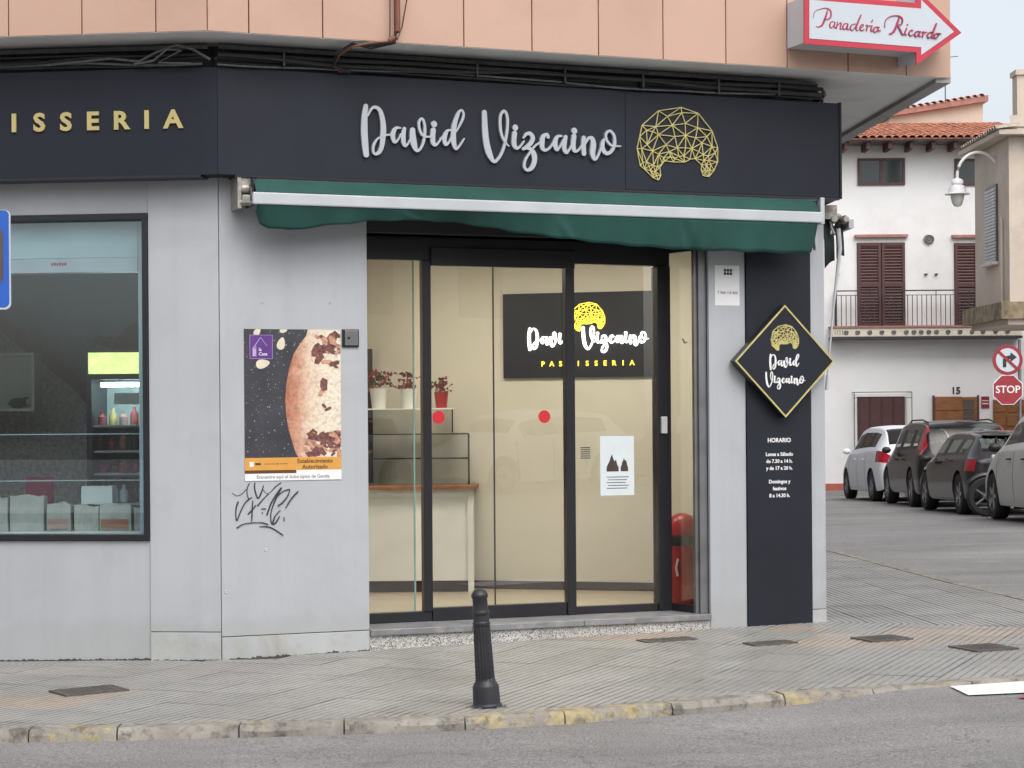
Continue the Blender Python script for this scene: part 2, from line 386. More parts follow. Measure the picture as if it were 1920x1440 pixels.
# centre lines of the hand lettering, in millimetres: x,z,width per point; strokes split by /
S_DAVID='-848,174,29 -856,112,37 -859,30,41 -855,-52,41 -848,-126,35 / -835,117,12 -815,155,16 -789,171,19 -759,154,25 -742,105,31 -736,44,35 -739,-6,35 -746,-64,29 -761,-102,25 -783,-119,19 -800,-112,16 -804,-87,16 -795,-54,16 -773,-24,12 -739,-6,12 / -734,0,12 -687,5,12 / -625,49,10 -652,48,19 -671,22,29 -674,-11,29 -663,-40,19 -643,-27,12 -621,12,10 / -599,46,23 -606,8,29 -606,-33,29 -596,-60,19 -578,-49,12 -560,-15,10 / -545,40,33 -545,3,40 -537,-47,40 -520,-86,21 -495,-74,15 -475,-32,17 -466,23,19 -466,73,17 -476,106,16 -489,113,15 -503,92,16 -503,59,16 -490,22,16 -468,4,13 -424,2,11 / -409,46,33 -413,9,33 -411,-29,31 -398,-47,19 -376,-31,13 -354,3,12 / -404,85,38 -403,82,38 / -287,50,12 -314,47,17 -332,16,29 -336,-13,29 -328,-42,19 -305,-24,13 -287,14,12 / -256,45,10 -224,101,15 -208,144,16 -212,173,14 -230,176,16 -250,142,25 -269,86,31 -276,32,34 -276,-19,34 -261,-64,19 -234,-42,13 -205,1,9'
S_VIZ='-66,174,32 -64,93,37 -56,-2,40 -37,-80,40 -4,-134,21 30,-109,18 59,-55,18 79,20,18 90,100,18 86,163,18 66,189,17 44,161,18 39,103,18 48,40,17 70,-6,14 96,-32,8 / 138,52,32 133,7,33 136,-25,31 153,-43,20 178,-28,13 201,4,11 / 143,89,37 143,86,37 / 199,26,12 219,50,20 245,54,24 262,28,29 250,-4,27 218,-34,24 195,-46,19 / 224,-37,21 252,-49,24 269,-78,35 272,-120,32 254,-163,27 223,-180,19 203,-160,18 209,-117,16 241,-68,14 276,-24,13 310,-1,12 / 368,38,21 360,54,19 336,42,27 325,5,35 327,-32,29 347,-48,19 379,-30,14 402,3,12 / 461,48,12 434,44,20 417,14,31 417,-18,31 428,-42,19 448,-22,13 472,22,12 / 490,44,24 480,1,30 480,-37,29 495,-57,19 515,-35,13 536,3,12 / 548,52,31 542,9,32 544,-29,30 559,-47,18 588,-27,13 609,6,12 / 549,87,38 550,84,38 / 615,44,27 613,-4,32 616,-58,30 / 623,2,13 647,40,19 673,42,27 682,4,38 676,-55,35 690,-92,20 714,-70,14 740,-4,12 / 759,40,16 747,12,27 749,-25,30 776,-51,23 811,-33,22 832,16,22 827,70,18 797,96,17 771,73,16 776,35,16 806,4,14 841,0,12 874,0,8'
S_PAN='-348,69,11 -365,20,16 -389,-29,14 -420,-46,7 -437,-41,5 / -457,14,4 -453,44,4 -439,63,4 -405,77,5 -358,86,7 -324,71,11 -324,29,11 -352,10,7 -375,11,5 / -297,-2,6 -321,-6,7 -332,-31,11 -318,-45,7 -297,-23,6 -290,-4,8 -297,-35,10 -284,-44,5 / -270,-3,7 -280,-45,10 / -277,-33,5 -249,-5,6 -242,-13,10 -250,-46,8 -236,-46,5 / -194,-7,6 -218,-12,7 -229,-36,11 -215,-50,7 -198,-28,6 -188,-10,8 -196,-43,10 -181,-48,5 / -129,-6,5 -157,-14,7 -171,-38,11 -157,-52,7 -133,-30,6 -101,26,8 -84,60,8 -112,1,11 -125,-41,10 -109,-49,5 / -91,-33,5 -71,-20,6 -67,-8,6 -81,-9,7 -95,-34,10 -81,-49,7 -60,-37,5 / -46,-12,5 -36,-9,8 -43,-45,10 / -40,-30,5 -29,-14,6 -12,-11,8 / 2,-9,8 -8,-43,10 5,-46,5 / 8,30,7 -2,15,6 / 47,-15,6 23,-20,7 12,-42,11 26,-53,7 44,-34,6 56,-15,8 46,-42,10 68,-38,5 / 219,59,11 194,-3,16 169,-44,14 138,-58,6 / 103,-15,4 105,22,4 121,47,4 160,68,5 216,72,7 244,52,11 237,18,10 208,4,6 226,-25,12 243,-54,8 268,-46,4 / 279,-9,8 261,-50,10 278,-55,5 / 286,17,8 286,14,8 / 328,-21,8 310,-22,7 296,-48,11 310,-59,6 331,-48,4 / 377,-24,6 353,-29,7 342,-51,11 356,-62,7 377,-39,6 388,-24,8 377,-55,10 391,-58,5 / 402,-29,5 416,-26,8 405,-62,10 / 411,-43,5 422,-29,6 438,-27,8 / 488,-23,5 459,-28,7 445,-53,11 459,-65,7 484,-42,6 509,12,8 520,40,7 495,-14,11 484,-57,10 498,-59,5 / 530,-30,6 509,-34,7 501,-59,10 519,-61,7 537,-38,7 530,-28,5 555,-31,4'
S_GRAF='-112,160,8 -126,128,8 -126,93,7 -116,67,8 -97,73,6 / -219,103,5 -191,86,4 -161,96,5 -133,123,6 / -77,163,8 -80,135,10 -72,97,10 -58,69,11 -41,94,10 -28,129,8 -24,148,4 / -24,118,6 -7,98,3 18,103,4 52,136,8 86,161,7 / 7,93,8 -27,61,8 -60,23,11 / -183,48,11 -195,15,10 -198,-28,8 -192,-66,8 -170,-15,8 -142,38,8 -114,65,10 / -92,54,6 -95,8,10 -99,-69,8 / -120,-27,10 -95,-1,10 -72,26,7 / -3,-36,10 20,27,10 49,78,10 88,129,11 / 88,127,11 57,70,12 34,16,8 21,-34,7 26,-88,8 50,-86,11 76,-46,6 / 33,-86,11 50,-42,8 82,-8,4 / 63,75,6 91,102,6 130,118,7 142,115,6 127,76,8 96,39,10 68,20,10 / 194,104,10 153,62,10 116,5,6 / -190,-109,10 -154,-89,5 -106,-81,6 -67,-80,3 -28,-83,7 2,-93,7 / -51,-106,2 -6,-107,8 33,-119,7 97,-162,7 / -36,3,4 -14,3,8 / -32,-20,6 -31,-25,6 / 105,-52,4 105,-74,6'
CR_OUT='14,237 138,204 240,92 281,-18 280,-110 251,-170 214,-211 172,-206 158,-173 161,-136 113,-96 76,-102 39,-122 -44,-125 -108,-120 -126,-139 -145,-164 -138,-218 -155,-247 -191,-236 -254,-181 -285,-158 -307,-48 -288,31 -270,106 -151,206'
CR_IN='-87,172 18,202 -170,102 -51,116 43,133 133,108 -152,50 -33,43 45,54 118,41 165,10 202,53 -98,-14 -16,-31 44,-28 90,-31 -234,-20 -196,-59 -153,-78 -75,-58 -7,-84 -66,-91 30,-83 -240,-131 -190,-154 141,-49 173,-69 210,-75 239,-12 196,-134 228,-129 186,-172 -177,-194 -213,-188 -163,-161 -275,-46 -267,-136 -193,68 -238,74 262,-52 205,-171 223,-171 186,-193 -191,-211 -168,-219 -222,-159 178,-106 215,-104 -117,-101 -35,-102'
ARW='-513,147 329,152 330,249 678,-14 326,-246 327,-170 -516,-155'

def cr_sample(pts, k=7):
    if len(pts) < 3:
        a, b = pts; return [tuple(a[i] + (b[i] - a[i]) * j / 3 for i in range(3)) for j in range(4)]
    out = []
    q = [pts[0]] + list(pts) + [pts[-1]]
    for i in range(1, len(q) - 2):
        p0, p1, p2, p3 = q[i - 1], q[i], q[i + 1], q[i + 2]
        for j in range(k):
            t = j / k
            out.append(tuple(.5 * (2 * p1[c] + (p2[c] - p0[c]) * t + (2 * p0[c] - 5 * p1[c] + 4 * p2[c] - p3[c]) * t * t + (3 * p1[c] - p0[c] - 3 * p2[c] + p3[c]) * t ** 3) for c in range(3)))
    out.append(tuple(pts[-1])); return out
def parse(s): return [[tuple(int(c) / 1000 for c in p.split(',')) for p in st.split()] for st in s.split(' / ')]
def strokes(mb, data, cx, y, cz, sc=1.0, depth=.01, fat=1.0, dx=0, dz=0, zs=None):
    """brush lettering: ribbons of varying width, standing `depth` proud of plane y (front is -y)"""
    lay = 0
    for st in data:
        pts = cr_sample(st); n = len(pts)
        lay += .00035
        L = []; Rr = []
        for i, (x, z, w) in enumerate(pts):
            x = (x + dx) * sc + cx; z = (z + dz) * (zs or sc) + cz; w = max(w, .001) * sc * fat / 2
            a = pts[max(i - 1, 0)]; b = pts[min(i + 1, n - 1)]
            tx, tz = b[0] - a[0], b[1] - a[1]; l = math.hypot(tx, tz) or 1; tx /= l; tz /= l
            f = y - depth - lay - i * .00004
            L.append((x - tz * w, z + tx * w, f)); Rr.append((x + tz * w, z - tx * w, f))
            if i in (0, n - 1):
                sg = -1 if i == 0 else 1
                cap = [(x + sg * tx * w * math.sin(math.pi * k / 8) - tz * w * math.cos(math.pi * k / 8), z + sg * tz * w * math.sin(math.pi * k / 8) + tx * w * math.cos(math.pi * k / 8)) for k in range(9)]
                mb.add([(c[0], f, c[1]) for c in cap], [tuple(range(9))])
                vs = [(c[0], f, c[1]) for c in cap] + [(c[0], y, c[1]) for c in cap]
                mb.add(vs, [(k, k + 1, k + 10, k + 9) for k in range(8)])
        vs = []
        for l_, r_ in zip(L, Rr): vs += [(l_[0], l_[2], l_[1]), (r_[0], r_[2], r_[1]), (l_[0], y, l_[1]), (r_[0], y, r_[1])]
        fs = []
        for i in range(n - 1):
            a = i * 4; b = a + 4
            fs += [(a, a + 1, b + 1, b), (a, b, b + 2, a + 2), (a + 1, a + 3, b + 3, b + 1)]
        mb.add(vs, fs)
    return mb
def croissant(mb, cx, y, cz, sc=1.0, t=.005, depth=.008):
    out = parse(CR_OUT)[0]; inn = parse(CR_IN)[0]
    pts = [Vector((p[0], p[1])) for p in out + inn]; n = len(out)
    r = delaunay_2d_cdt(pts, [(i, (i + 1) % n) for i in range(n)], [], 1, 1e-5)
    vs, es = r[0], r[1]
    for k, (a, b) in enumerate(es):
        p, q = vs[a] * sc, vs[b] * sc; d = (q - p); l = d.length
        if l < 1e-4: continue
        d /= l; nrm = Vector((-d.y, d.x)) * t * .5; f = y - depth - (k % 37) * .00005
        c = [p - nrm - d * t * .3, q - nrm + d * t * .3, q + nrm + d * t * .3, p + nrm - d * t * .3]
        mb.add([(v.x + cx, f, v.y + cz) for v in c] + [(v.x + cx, y, v.y + cz) for v in c], [(0, 1, 2, 3), (0, 4, 5, 1), (1, 5, 6, 2), (2, 6, 7, 3), (3, 7, 4, 0)])
    return mb
def text_mb(s, size, x, y, z, depth=.004, bold=0.0, align='CENTER', space=1.0, xs=1.0):
    cu = bpy.data.curves.new('txt', 'FONT'); cu.body = s; cu.size = size; cu.align_x = align; cu.align_y = 'CENTER'
    cu.extrude = depth / 2; cu.offset = bold * size; cu.space_character = space; cu.resolution_u = 3
    o = bpy.data.objects.new('txt', cu); COL.objects.link(o)
    dg = bpy.context.evaluated_depsgraph_get()
    me = bpy.data.meshes.new_from_object(o.evaluated_get(dg))
    mb = MB(); mb.add([(v.co.x * xs + x, y - depth / 2 - v.co.z, v.co.y + z) for v in me.vertices], [tuple(p.vertices) for p in me.polygons])
    bpy.data.objects.remove(o); bpy.data.meshes.remove(me); bpy.data.curves.remove(cu)
    return mb

# ------------------------------------------------------------------ lie of the land
def sstep(a, b, x):
    t = max(0., min(1., (x - a) / (b - a))); return t * t * (3 - 2 * t)
def gz(x, y):
    """pavement level: rises gently to the right, the side street falls away"""
    return .013 * max(-9., min(9., x)) - .02 * max(0., min(40., y - 26))
def road_z(x, y):
    drop = .06 * (1 - sstep(1.35, 2.1, x)) + .014 * sstep(1.35, 2.1, x)      # kerb dropped for the crossing
    o = drop * (1 - sstep(12, 15.5, y)) + .085 * sstep(12, 15.5, y)
    return gz(x, y) - o
CX, CY, TH = -1.782, 12.163, R_(21.3)
TL = R_(-6.5)
MF = Matrix.Translation((CX, CY, 0)) @ Matrix.Rotation(TH, 4, 'Z')      # main front: x along it, -y towards the street
ML = Matrix.Translation((CX, CY, 0)) @ Matrix.Rotation(TL, 4, 'Z')      # left front
L2M = MF.inverted() @ ML
W2M = MF.inverted()
def fw(u, v=0): p = MF @ Vector((u, v, 0)); return (p.x, p.y)
def lw(u, v=0): p = ML @ Vector((u, v, 0)); return (p.x, p.y)

xs = [-150, -80, -40, -22, -14] + [-10 + .25 * i for i in range(97)] + [16, 20, 28, 45, 80, 150]
ys = [-60, -30, -16, -8, 0] + [3 + .25 * i for i in range(81)] + [24 + i for i in range(40)] + [70, 90, 140, 250]
g = MB(); nx = len(xs)
g.add([(x, y, road_z(x, y)) for y in ys for x in xs], [(j * nx + i, j * nx + i + 1, (j + 1) * nx + i + 1, (j + 1) * nx + i) for j in range(len(ys) - 1) for i in range(nx - 1)])
struct('road', g, 'asphalt', smooth=True)

# --- pavement of the corner: bed, tiles, kerb stones
KERB = [(-9.5, 9.75), (-6, 9.55), (-2.45, 9.46), (-1.07, 9.476), (-.15, 9.57), (.26, 9.69), (.95, 9.96), (1.41, 10.15), (2.2, 10.38), (2.7, 10.56), (3.6, 11.0), (4.15, 11.9), (4.2, 13.2), (4.05, 14.3), (3.91, 15.25), (3.75, 16.7), (3.54, 19.2), (3.37, 21.46), (2.9, 27)]
cornerR = fw(4.228)
SD = Vector((-.082, .9966))                     # direction of the side street
sideB = (cornerR[0] + SD.x * 13, cornerR[1] + SD.y * 13)
def kerb_in(d):
    out = []
    for i, p in enumerate(KERB):
        a = Vector(KERB[max(i - 1, 0)]); b = Vector(KERB[min(i + 1, len(KERB) - 1)]); q = (b - a).normalized(); out.append((p[0] - q.y * d, p[1] + q.x * d))
    return out
bed = MB()
poly = kerb_in(.06) + [sideB, cornerR, (CX, CY), lw(-8)]
bed.add([(x, y, gz(x, y) - .010) for x, y in poly] + [(x, y, gz(x, y) - .2) for x, y in poly],
        [tuple(range(len(poly)))] + [(i, (i + 1) % len(poly), (i + 1) % len(poly) + len(poly), i + len(poly)) for i in range(len(poly))])
pave = struct('pavement', bed, 'tile_bed')
bm = bmesh.new(); bm.from_mesh(pave.data); bmesh.ops.triangulate(bm, faces=[f for f in bm.faces if len(f.verts) > 4]); bm.to_mesh(pave.data); bm.free()

T = .40
def tile_geo():
    """one ribbed paving slab: bars with v-grooves, chamfered rim"""
    h = T / 2 - .0015; nb = 8; p = 2 * h / nb; g_ = .0062; d = .006
    xsv = []; zsv = []
    for i in range(nb):
        a = -h + i * p
        xsv += [a + g_, a + p - g_]; zsv += [0, 0]
        xsv += [a + p]; zsv += [-d if i < nb - 1 else -.012]
    xsv = [-h] + xsv; zsv = [-.012] + zsv
    vs = []
    for x, z in zip(xsv, zsv): vs += [(x, -h, z), (x, h, z)]
    fs = [(2 * i, 2 * i + 2, 2 * i + 3, 2 * i + 1) for i in range(len(xsv) - 1)]
    n = len(vs)
    vs += [(-h, -h, -.012), (h, -h, -.012), (-h, h, -.012), (h, h, -.012)]
    fs += [tuple([2 * i for i in range(len(xsv))][::-1]), tuple(2 * i + 1 for i in range(len(xsv)))]
    return vs, fs
tv, tf = tile_geo()
def tile_mesh(name, mat):
    me = bpy.data.meshes.new(name); me.from_pydata(tv, [], tf); me.update(); me.materials.append(M[mat]); me.materials.append(M['groove'])
    for p in me.polygons:
        if abs(p.normal.z) < .97: p.material_index = 1      # dirt lies in the grooves
    return me
TM = {k: tile_mesh('paving_tile_' + k, k) for k in ('tile', 'tile_warm')}
tilt = Matrix.Rotation(-math.atan(.013), 4, 'Y')
def hp(a, b):
    """half-plane: keep the left side of a->b"""
    a = Vector(a); b = Vector(b); d = (b - a).normalized(); return (a, Vector((-d.y, d.x)))
def lay(planes_for, angle, origin, rng, warm):
    ca, sa = math.cos(angle), math.sin(angle)
    for i in range(-rng, rng + 1):
        for j in range(-rng, rng + 1):
            x = origin[0] + (ca * i - sa * j) * T; y = origin[1] + (sa * i + ca * j) * T
            if abs(x / max(y, .1)) > .40 or y < 9 or y > 23: continue
            cs = [Vector((x + (ca * a - sa * b) * T / 2, y + (sa * a + ca * b) * T / 2)) for a, b in ((-1, -1), (1, -1), (1, 1), (-1, 1))]
            pl = planes_for(x, y); cut = []; skip = False
            for p, n in pl:
                d = [(c - p).dot(n) for c in cs]
                if max(d) < .02: skip = True; break
                if min(d) < 0: cut.append((p, n))
            if skip: continue
            rz = angle
            mw = Matrix.Translation((x, y, gz(x, y) + random.uniform(-.0012, .0012))) @ tilt @ Matrix.Rotation(rz, 4, 'Z')
            mk = 'tile_warm' if warm(x, y) else 'tile'
            me = TM[mk]
            if cut:
                bm = bmesh.new(); bm.from_mesh(me); inv = mw.inverted()
                for p, n in cut:
                    pl3 = inv @ Vector((p.x, p.y, 0)); n3 = inv.to_3x3() @ Vector((n.x, n.y, 0))
                    bmesh.ops.bisect_plane(bm, geom=bm.verts[:] + bm.edges[:] + bm.faces[:], plane_co=pl3, plane_no=-n3, clear_outer=True)
                if not bm.faces: bm.free(); continue
                me = bpy.data.meshes.new('paving_tile_cut'); bm.to_mesh(me); bm.free(); me.materials.append(M[mk]); me.materials.append(M['groove'])
            o = bpy.data.objects.new('paving_tile', me); COL.objects.link(o); o.parent = pave; o.matrix_world = mw
KW = .13
def kerb_plane(x, y, pts):
    best = None
    for a, b in zip(pts, pts[1:]):
        A = Vector(a); B = Vector(b); ab = B - A; t = max(0, min(1, (Vector((x, y)) - A).dot(ab) / ab.length_squared))
        d = (A + ab * t - Vector((x, y))).length
        if best is None or d < best[0]: best = (d, a, b)
    p, n = hp(best[1], best[2]); return (p + n * (KW + .004), n)
JN = (3.9, 12.72)                                # joint line between the two pavings, from the building corner
def planes_main(x, y):
    pl = [kerb_plane(x, y, KERB)]
    if x < CX + .25: pl.append(hp((CX, CY), lw(-8)))
    if x > CX - .25 and x < cornerR[0] + .3: pl.append(hp(cornerR, (CX, CY)))
    if x > cornerR[0] - .3: pl.append(hp(JN, cornerR))
    return pl
def planes_side(x, y):
    return [kerb_plane(x, y, KERB), hp(cornerR, JN), hp(sideB, cornerR)]
def warm_main(x, y):
    u = (Vector((x, y, 0)) - Vector((CX, CY, 0))); uu = u.x * math.cos(TH) + u.y * math.sin(TH); ww = u.x * math.sin(TH) - u.y * math.cos(TH)
    if x < -2.25 and 10.2 < y < 10.75: return True
    return (uu > 3.3 and 0.80 < ww < 1.65) or (ww < .3 and uu > 1.2 and random.random() < .3)
lay(planes_main, TH - R_(45), (.2, 11.4), 26, warm_main)
lay(planes_side, R_(4.7), (2.9, 15.0), 22, lambda x, y: False)

# kerb stones along the edge
kerb_root = struct('kerb', MB().add([(x, y, gz(x, y) - .16) for x, y in kerb_in(.02)] + [(x, y, gz(x, y) - .16) for x, y in kerb_in(.1)],
                   [(i, i + 1, i + 1 + len(KERB), i + len(KERB)) for i in range(len(KERB) - 1)]), 'kerb')
def along(pts, s):
    for a, b in zip(pts, pts[1:]):
        l = math.dist(a, b)
        if s <= l: return Vector((a[0] + (b[0] - a[0]) * s / l, a[1] + (b[1] - a[1]) * s / l))
        s -= l
    return Vector(pts[-1])
s = 5.2; total = sum(math.dist(a, b) for a, b in zip(KERB, KERB[1:]))
while s < total - 6:
    l = random.choice((.42, .5, .5, .58, .64)); a = along(KERB, s); b = along(KERB, s + l - .008); s += l
    d = (b - a).normalized(); n = Vector((-d.y, d.x))
    mb = MB(); seg = 6; vs = []
    for i in range(seg + 1):
        p = a.lerp(b, i / seg)
        for off, dz in ((.004 + random.uniform(-.003, .008), -.15), (random.uniform(-.002, .006), -.03 + random.uniform(-.006, .004)), (.018 + random.uniform(-.002, .01), random.uniform(-.006, .001)), (KW - .004, random.uniform(-.003, .002)), (KW, -.15)):
            q = p + n * off; vs.append((q.x, q.y, gz(q.x, q.y) + .002 + dz))
    fs = []
    for i in range(seg):
        for k in range(4): fs.append((i * 5 + k, i * 5 + k + 1, i * 5 + 6 + k, i * 5 + 5 + k))
    fs += [(0, 1, 2, 3, 4), tuple(seg * 5 + k for k in (4, 3, 2, 1, 0))]
    mb.add(vs, fs); mesh_obj('kerb_stone', mb, 'kerb' if a.x < 2.6 and a.y < 11 else 'kerb_bare', kerb_root, smooth=True)

# zebra stripe and a scrap of red paint at the dropped kerb
mk = MB()
def sheet(mb, poly, dz):
    n = len(mb.v); mb.add([(x, y, road_z(x, y) + dz) for x, y in poly], [tuple(range(len(poly)))])
sheet(mk, [(2.29, 10.03), (2.95, 10.14), (3.35, 10.75), (2.66, 10.50), (2.27, 10.37)], .008)
single('zebra_stripe', mk, 'marking', 'fresh white crossing stripe painted on the asphalt at the lower right', 'road marking')
mk = MB(); sheet(mk, [(2.50, 9.90), (2.60, 9.88), (2.75, 9.99), (2.60, 10.03)], .007)
single('red_paint_patch', mk, 'maroon', 'small dark red paint patch on the asphalt under the white stripe', 'road marking')
# utility covers let into the pavement
def cover(x, y, w, d, a, label):
    t = Thing('utility_cover', label, 'cover', Matrix.Translation((x, y, gz(x, y) + .0035)) @ tilt @ Matrix.Rotation(a, 4, 'Z'), group='iron covers in the pavement')
    t.part('cover_rim', MB().box(-w / 2, w / 2, -d / 2, -d / 2 + .02, -.02, .006).box(-w / 2, w / 2, d / 2 - .02, d / 2, -.02, .006).box(-w / 2, -w / 2 + .02, -d / 2 + .02, d / 2 - .02, -.02, .006).box(w / 2 - .02, w / 2, -d / 2 + .02, d / 2 - .02, -.02, .006), 'cover')
    lid = t.part('lid', MB().box(-w / 2 + .021, w / 2 - .021, -d / 2 + .021, d / 2 - .021, -.02, .004), 'cover')
    st = MB(); k = -w / 2 + .05
    while k < w / 2 - .04: st.box(k, k + .012, -d / 2 + .04, d / 2 - .04, .004, .0065); k += .03
    t.part('tread_bars', st, 'cover', parent=lid)
cover(-2.31, 10.82, .36, .26, TH + R_(12), 'dark ribbed iron cover in the pavement at the far left')
cover(.98, 12.72, .36, .16, TH, 'thin dark cover close below the right end of the door step')
cover(1.60, 12.42, .30, .17, TH, 'dark cover in the pavement below the black opening-hours board')
cover(2.32, 12.55, .30, .26, TH, 'brown iron cover in the warm paving right of the shop corner')
cover(2.82, 11.95, .30, .30, TH, 'nearest grey iron cover, right of the others in the warm paving')

# --- far pavements
fp = MB()
def slab(mb, poly, top, th=.2):
    n = len(poly); mb.add([(x, y, top(x, y)) for x, y in poly] + [(x, y, top(x, y) - th) for x, y in poly], [tuple(range(n))] + [(i, (i + 1) % n, (i + 1) % n + n, i + n) for i in range(n)])
slab(fp, [(-20, 48.3), (7.6, 48.3), (30, 48.3), (30, 50.2), (-20, 50.2)], lambda x, y: gz(x, y) + .03)
struct('far_pavement', fp, 'tile')
fp = MB(); slab(fp, [(9.15, 22), (12.4, 22), (12.0, 45.2), (8.9, 45.2)], lambda x, y: gz(x, y) + .03)
struct('side_pavement', fp, 'tile')
fp = MB(); slab(fp, [(-40, -8.2), (40, -8.2), (40, -6.0), (-40, -6.0)], lambda x, y: gz(x, y) + .03)
struct('opposite_pavement', fp, 'tile')

# ------------------------------------------------------------------ the corner shop
shop = Thing('corner_shop', 'corner pastry shop with silver panels, dark fascia and salmon upper storey', 'building', MF)
def LP(mb): return mb.xf(L2M)
def WP(mb): return mb.xf(W2M)
Z0 = -.14
# walls behind the cladding (solid lower shell, with openings for window and door)
LW_, RWn, FT, SO = -2.4, -.447, 2.93, 3.73
shop.part('wall', LP(MB().box(-8, LW_, .03, .25, Z0, SO).box(LW_, RWn, .03, .25, Z0, .69).box(LW_, RWn, .03, .25, 2.72, SO).box(RWn, -.03, .03, .25, Z0, SO)), 'dirty_wall')
shop.part('wall', MB().box(-.02, .93, .03, .28, Z0, SO).box(.93, 3.335, .10, .28, 2.62, SO).box(3.335, 4.20, .03, .10, Z0, SO).box(3.60, 4.20, .10, .28, Z0, SO), 'dirty_wall')
sp = [cornerR, (cornerR[0] - .25, cornerR[1] + .1), (sideB[0] - .25, sideB[1]), sideB]
shop.part('side_wall', WP(MB().prism_xy([(cornerR[0] - .03, cornerR[1] + .05), sideB, (sideB[0] - .25, sideB[1]), (cornerR[0] - .28, cornerR[1] + .30)], Z0, SO)), 'ochre')
# silver cladding panels
def panel(u0, u1, z0, z1, mat='silver', left=False, v=0.0, th=.028, label=None):
    mb = MB().box(u0 + .0015, u1 - .0015, v, v + th, z0 + .0015, z1 - .0015)
    if left: LP(mb)
    return shop.part('cladding_panel', mb, mat, bevel=.002, label=label)
panel(-8, LW_, Z0, 2.92, left=True, v=.012)
panel(LW_, RWn, -.05, .705, left=True, v=.012)
panel(LW_, RWn, 2.715, 2.92, left=True, v=.012)
panel(RWn, -.004, .146, 2.925, left=True)
panel(RWn, -.004, -.075, .144, 'silver_low', left=True, v=-.002)
panel(.0, .943, .116, 2.945)
panel(.0, .943, -.065, .114, 'silver_low', v=-.004, th=.03)
panel(3.335, 3.612, .015, 2.945)
panel(3.612, 4.110, -.02, 2.945, 'dark_board', v=-.016, th=.04, label='black board with opening hours')
panel(4.110, 4.226, .115, 2.945)
panel(4.110, 4.226, -.02, .113, 'silver_low', v=-.003)
# rough dirt line where panels meet the pavement
def grime(u0, u1, fwd, lo, hi, v):
    ed = MB(); n_ = int((u1 - u0) / .009); w_ = 0.
    for i in range(n_ + 1):
        u = u0 + (u1 - u0) * i / n_; x_, y_ = fwd(u); w_ = .8 * w_ + random.uniform(-.2, 1.0) * .2
        ed.v += [Vector((u, v, Z0)), Vector((u, v, gz(x_, y_) + lo + (hi - lo) * max(0, w_) * random.uniform(.3, 1.2)))]
    ed.f = [(2 * i, 2 * i + 2, 2 * i + 3, 2 * i + 1) for i in range(n_)]
    return ed
shop.part('base_grime', grime(.01, .94, fw, -.004, .026, -.0062), 'dirty_wall')
shop.part('base_grime', LP(grime(-.44, -.01, lw, -.004, .018, -.0042)), 'dirty_wall')
shop.part('base_grime', LP(grime(-2.4, -.45, lw, .0, .030, .0098)), 'dirty_wall')
# dents and old screw holes in the panels
for (u, z, r) in ((.27, 2.165, .011), (.70, 2.165, .006), (.28, .64, .012), (.03, .39, .012), (3.52, 1.62, .007)):
    shop.part('dent', MB().lathe([(r, 0), (r * .7, -.004), (r * .2, -.001)], 10, (u, -.0005, z), 'y'), 'white_metal', smooth=True)

# graffiti scrawl in marker on the silver panel
gr = MB(); strokes(gr, parse(S_GRAF), .29, -.0004, .89, 1.0, .0004, .85)
shop.part('graffiti', gr, 'ink', label='black marker scrawl on the silver panel')

# window of the left front
def frame_rect(u0, u1, z0, z1, w, v0, v1):
    return MB().box(u0, u1, v0, v1, z1 - w, z1).box(u0, u1, v0, v1, z0, z0 + w).box(u0, u0 + w, v0, v1, z0 + w, z1 - w).box(u1 - w, u1, v0, v1, z0 + w, z1 - w)
win = shop.part('window_frame', LP(frame_rect(LW_, RWn, .707, 2.713, .036, -.012, .10)), 'frame', bevel=.003)
shop.part('jamb_lining', LP(MB().box(-.540, -.483, .10, .24, .743, 2.677)), 'pale_cyan', parent=win)
shop.part('shutter_box', LP(MB().box(LW_ + .04, -.54, .095, .25, 2.455, 2.677)), 'pale_cyan', parent=win)
shop.part('header_strip', LP(MB().box(LW_ + .04, -.54, .085, .2, 2.365, 2.452)), 'white_metal', parent=win)
hl = MB()
for k in range(6): hl.box(-1.09 + k * .017, -1.078 + k * .017, .083, .085, 2.408, 2.424 + .003 * (k % 2))
shop.part('header_label', LP(hl), 'maroon', parent=win)
shop.part('window_pane', LP(MB().box(LW_ + .03, -.484, .055, .063, .738, 2.68)), 'glass_win', parent=win)
shop.part('window_ledge', LP(MB().box(LW_, -.484, .10, .55, .70, .742)), 'white_paint', parent=win)

# door step, reveal and frames
VD = .35
shop.part('door_step', MB().box(.945, 3.333, .0, .5, Z0, .076), 'terrazzo')
for a, b in ((.945, 1.62), (1.623, 2.40), (2.403, 3.333)): shop.part('step_slab', MB().box(a, b, -.022, .5, .078, .117), 'sill_top', bevel=.004)
shop.part('door_reveal', MB().box(.905, .943, .028, VD, .12, 2.62), 'silver')
jr = MB().box(3.275, 3.333, .03, .11, .118, 2.62).box(3.25, 3.275, .05, .085, .118, 2.62)
shop.part('shutter_guide', jr, 'metal_grey', bevel=.003)
lint = MB().box(.945, 3.25, .03, .30, 2.62, 2.80)
shop.part('shutter_housing', lint, 'black_trim')
lh = MB().box(.945, 3.27, .012, .028, 2.70, 2.715).box(.945, 3.27, .004, .03, 2.735, 2.80)
shop.part('housing_rail', lh, 'metal_grey')
shop.part('transom_board', MB().box(.944, 3.30, .301, VD + .06, 2.6185, 2.85), 'frame')
fr = shop.part('door_head', MB().box(.944, 3.207, VD - .02, VD + .06, 2.475, 2.618), 'frame', bevel=.003)
shop.part('bottom_rail', MB().box(.944, 1.476, VD - .01, VD + .05, .118, .185), 'frame', bevel=.003)
shop.part('corner_post', MB().box(3.110, 3.207, VD - .03, VD + .07, .118, 2.474), 'frame', bevel=.003)
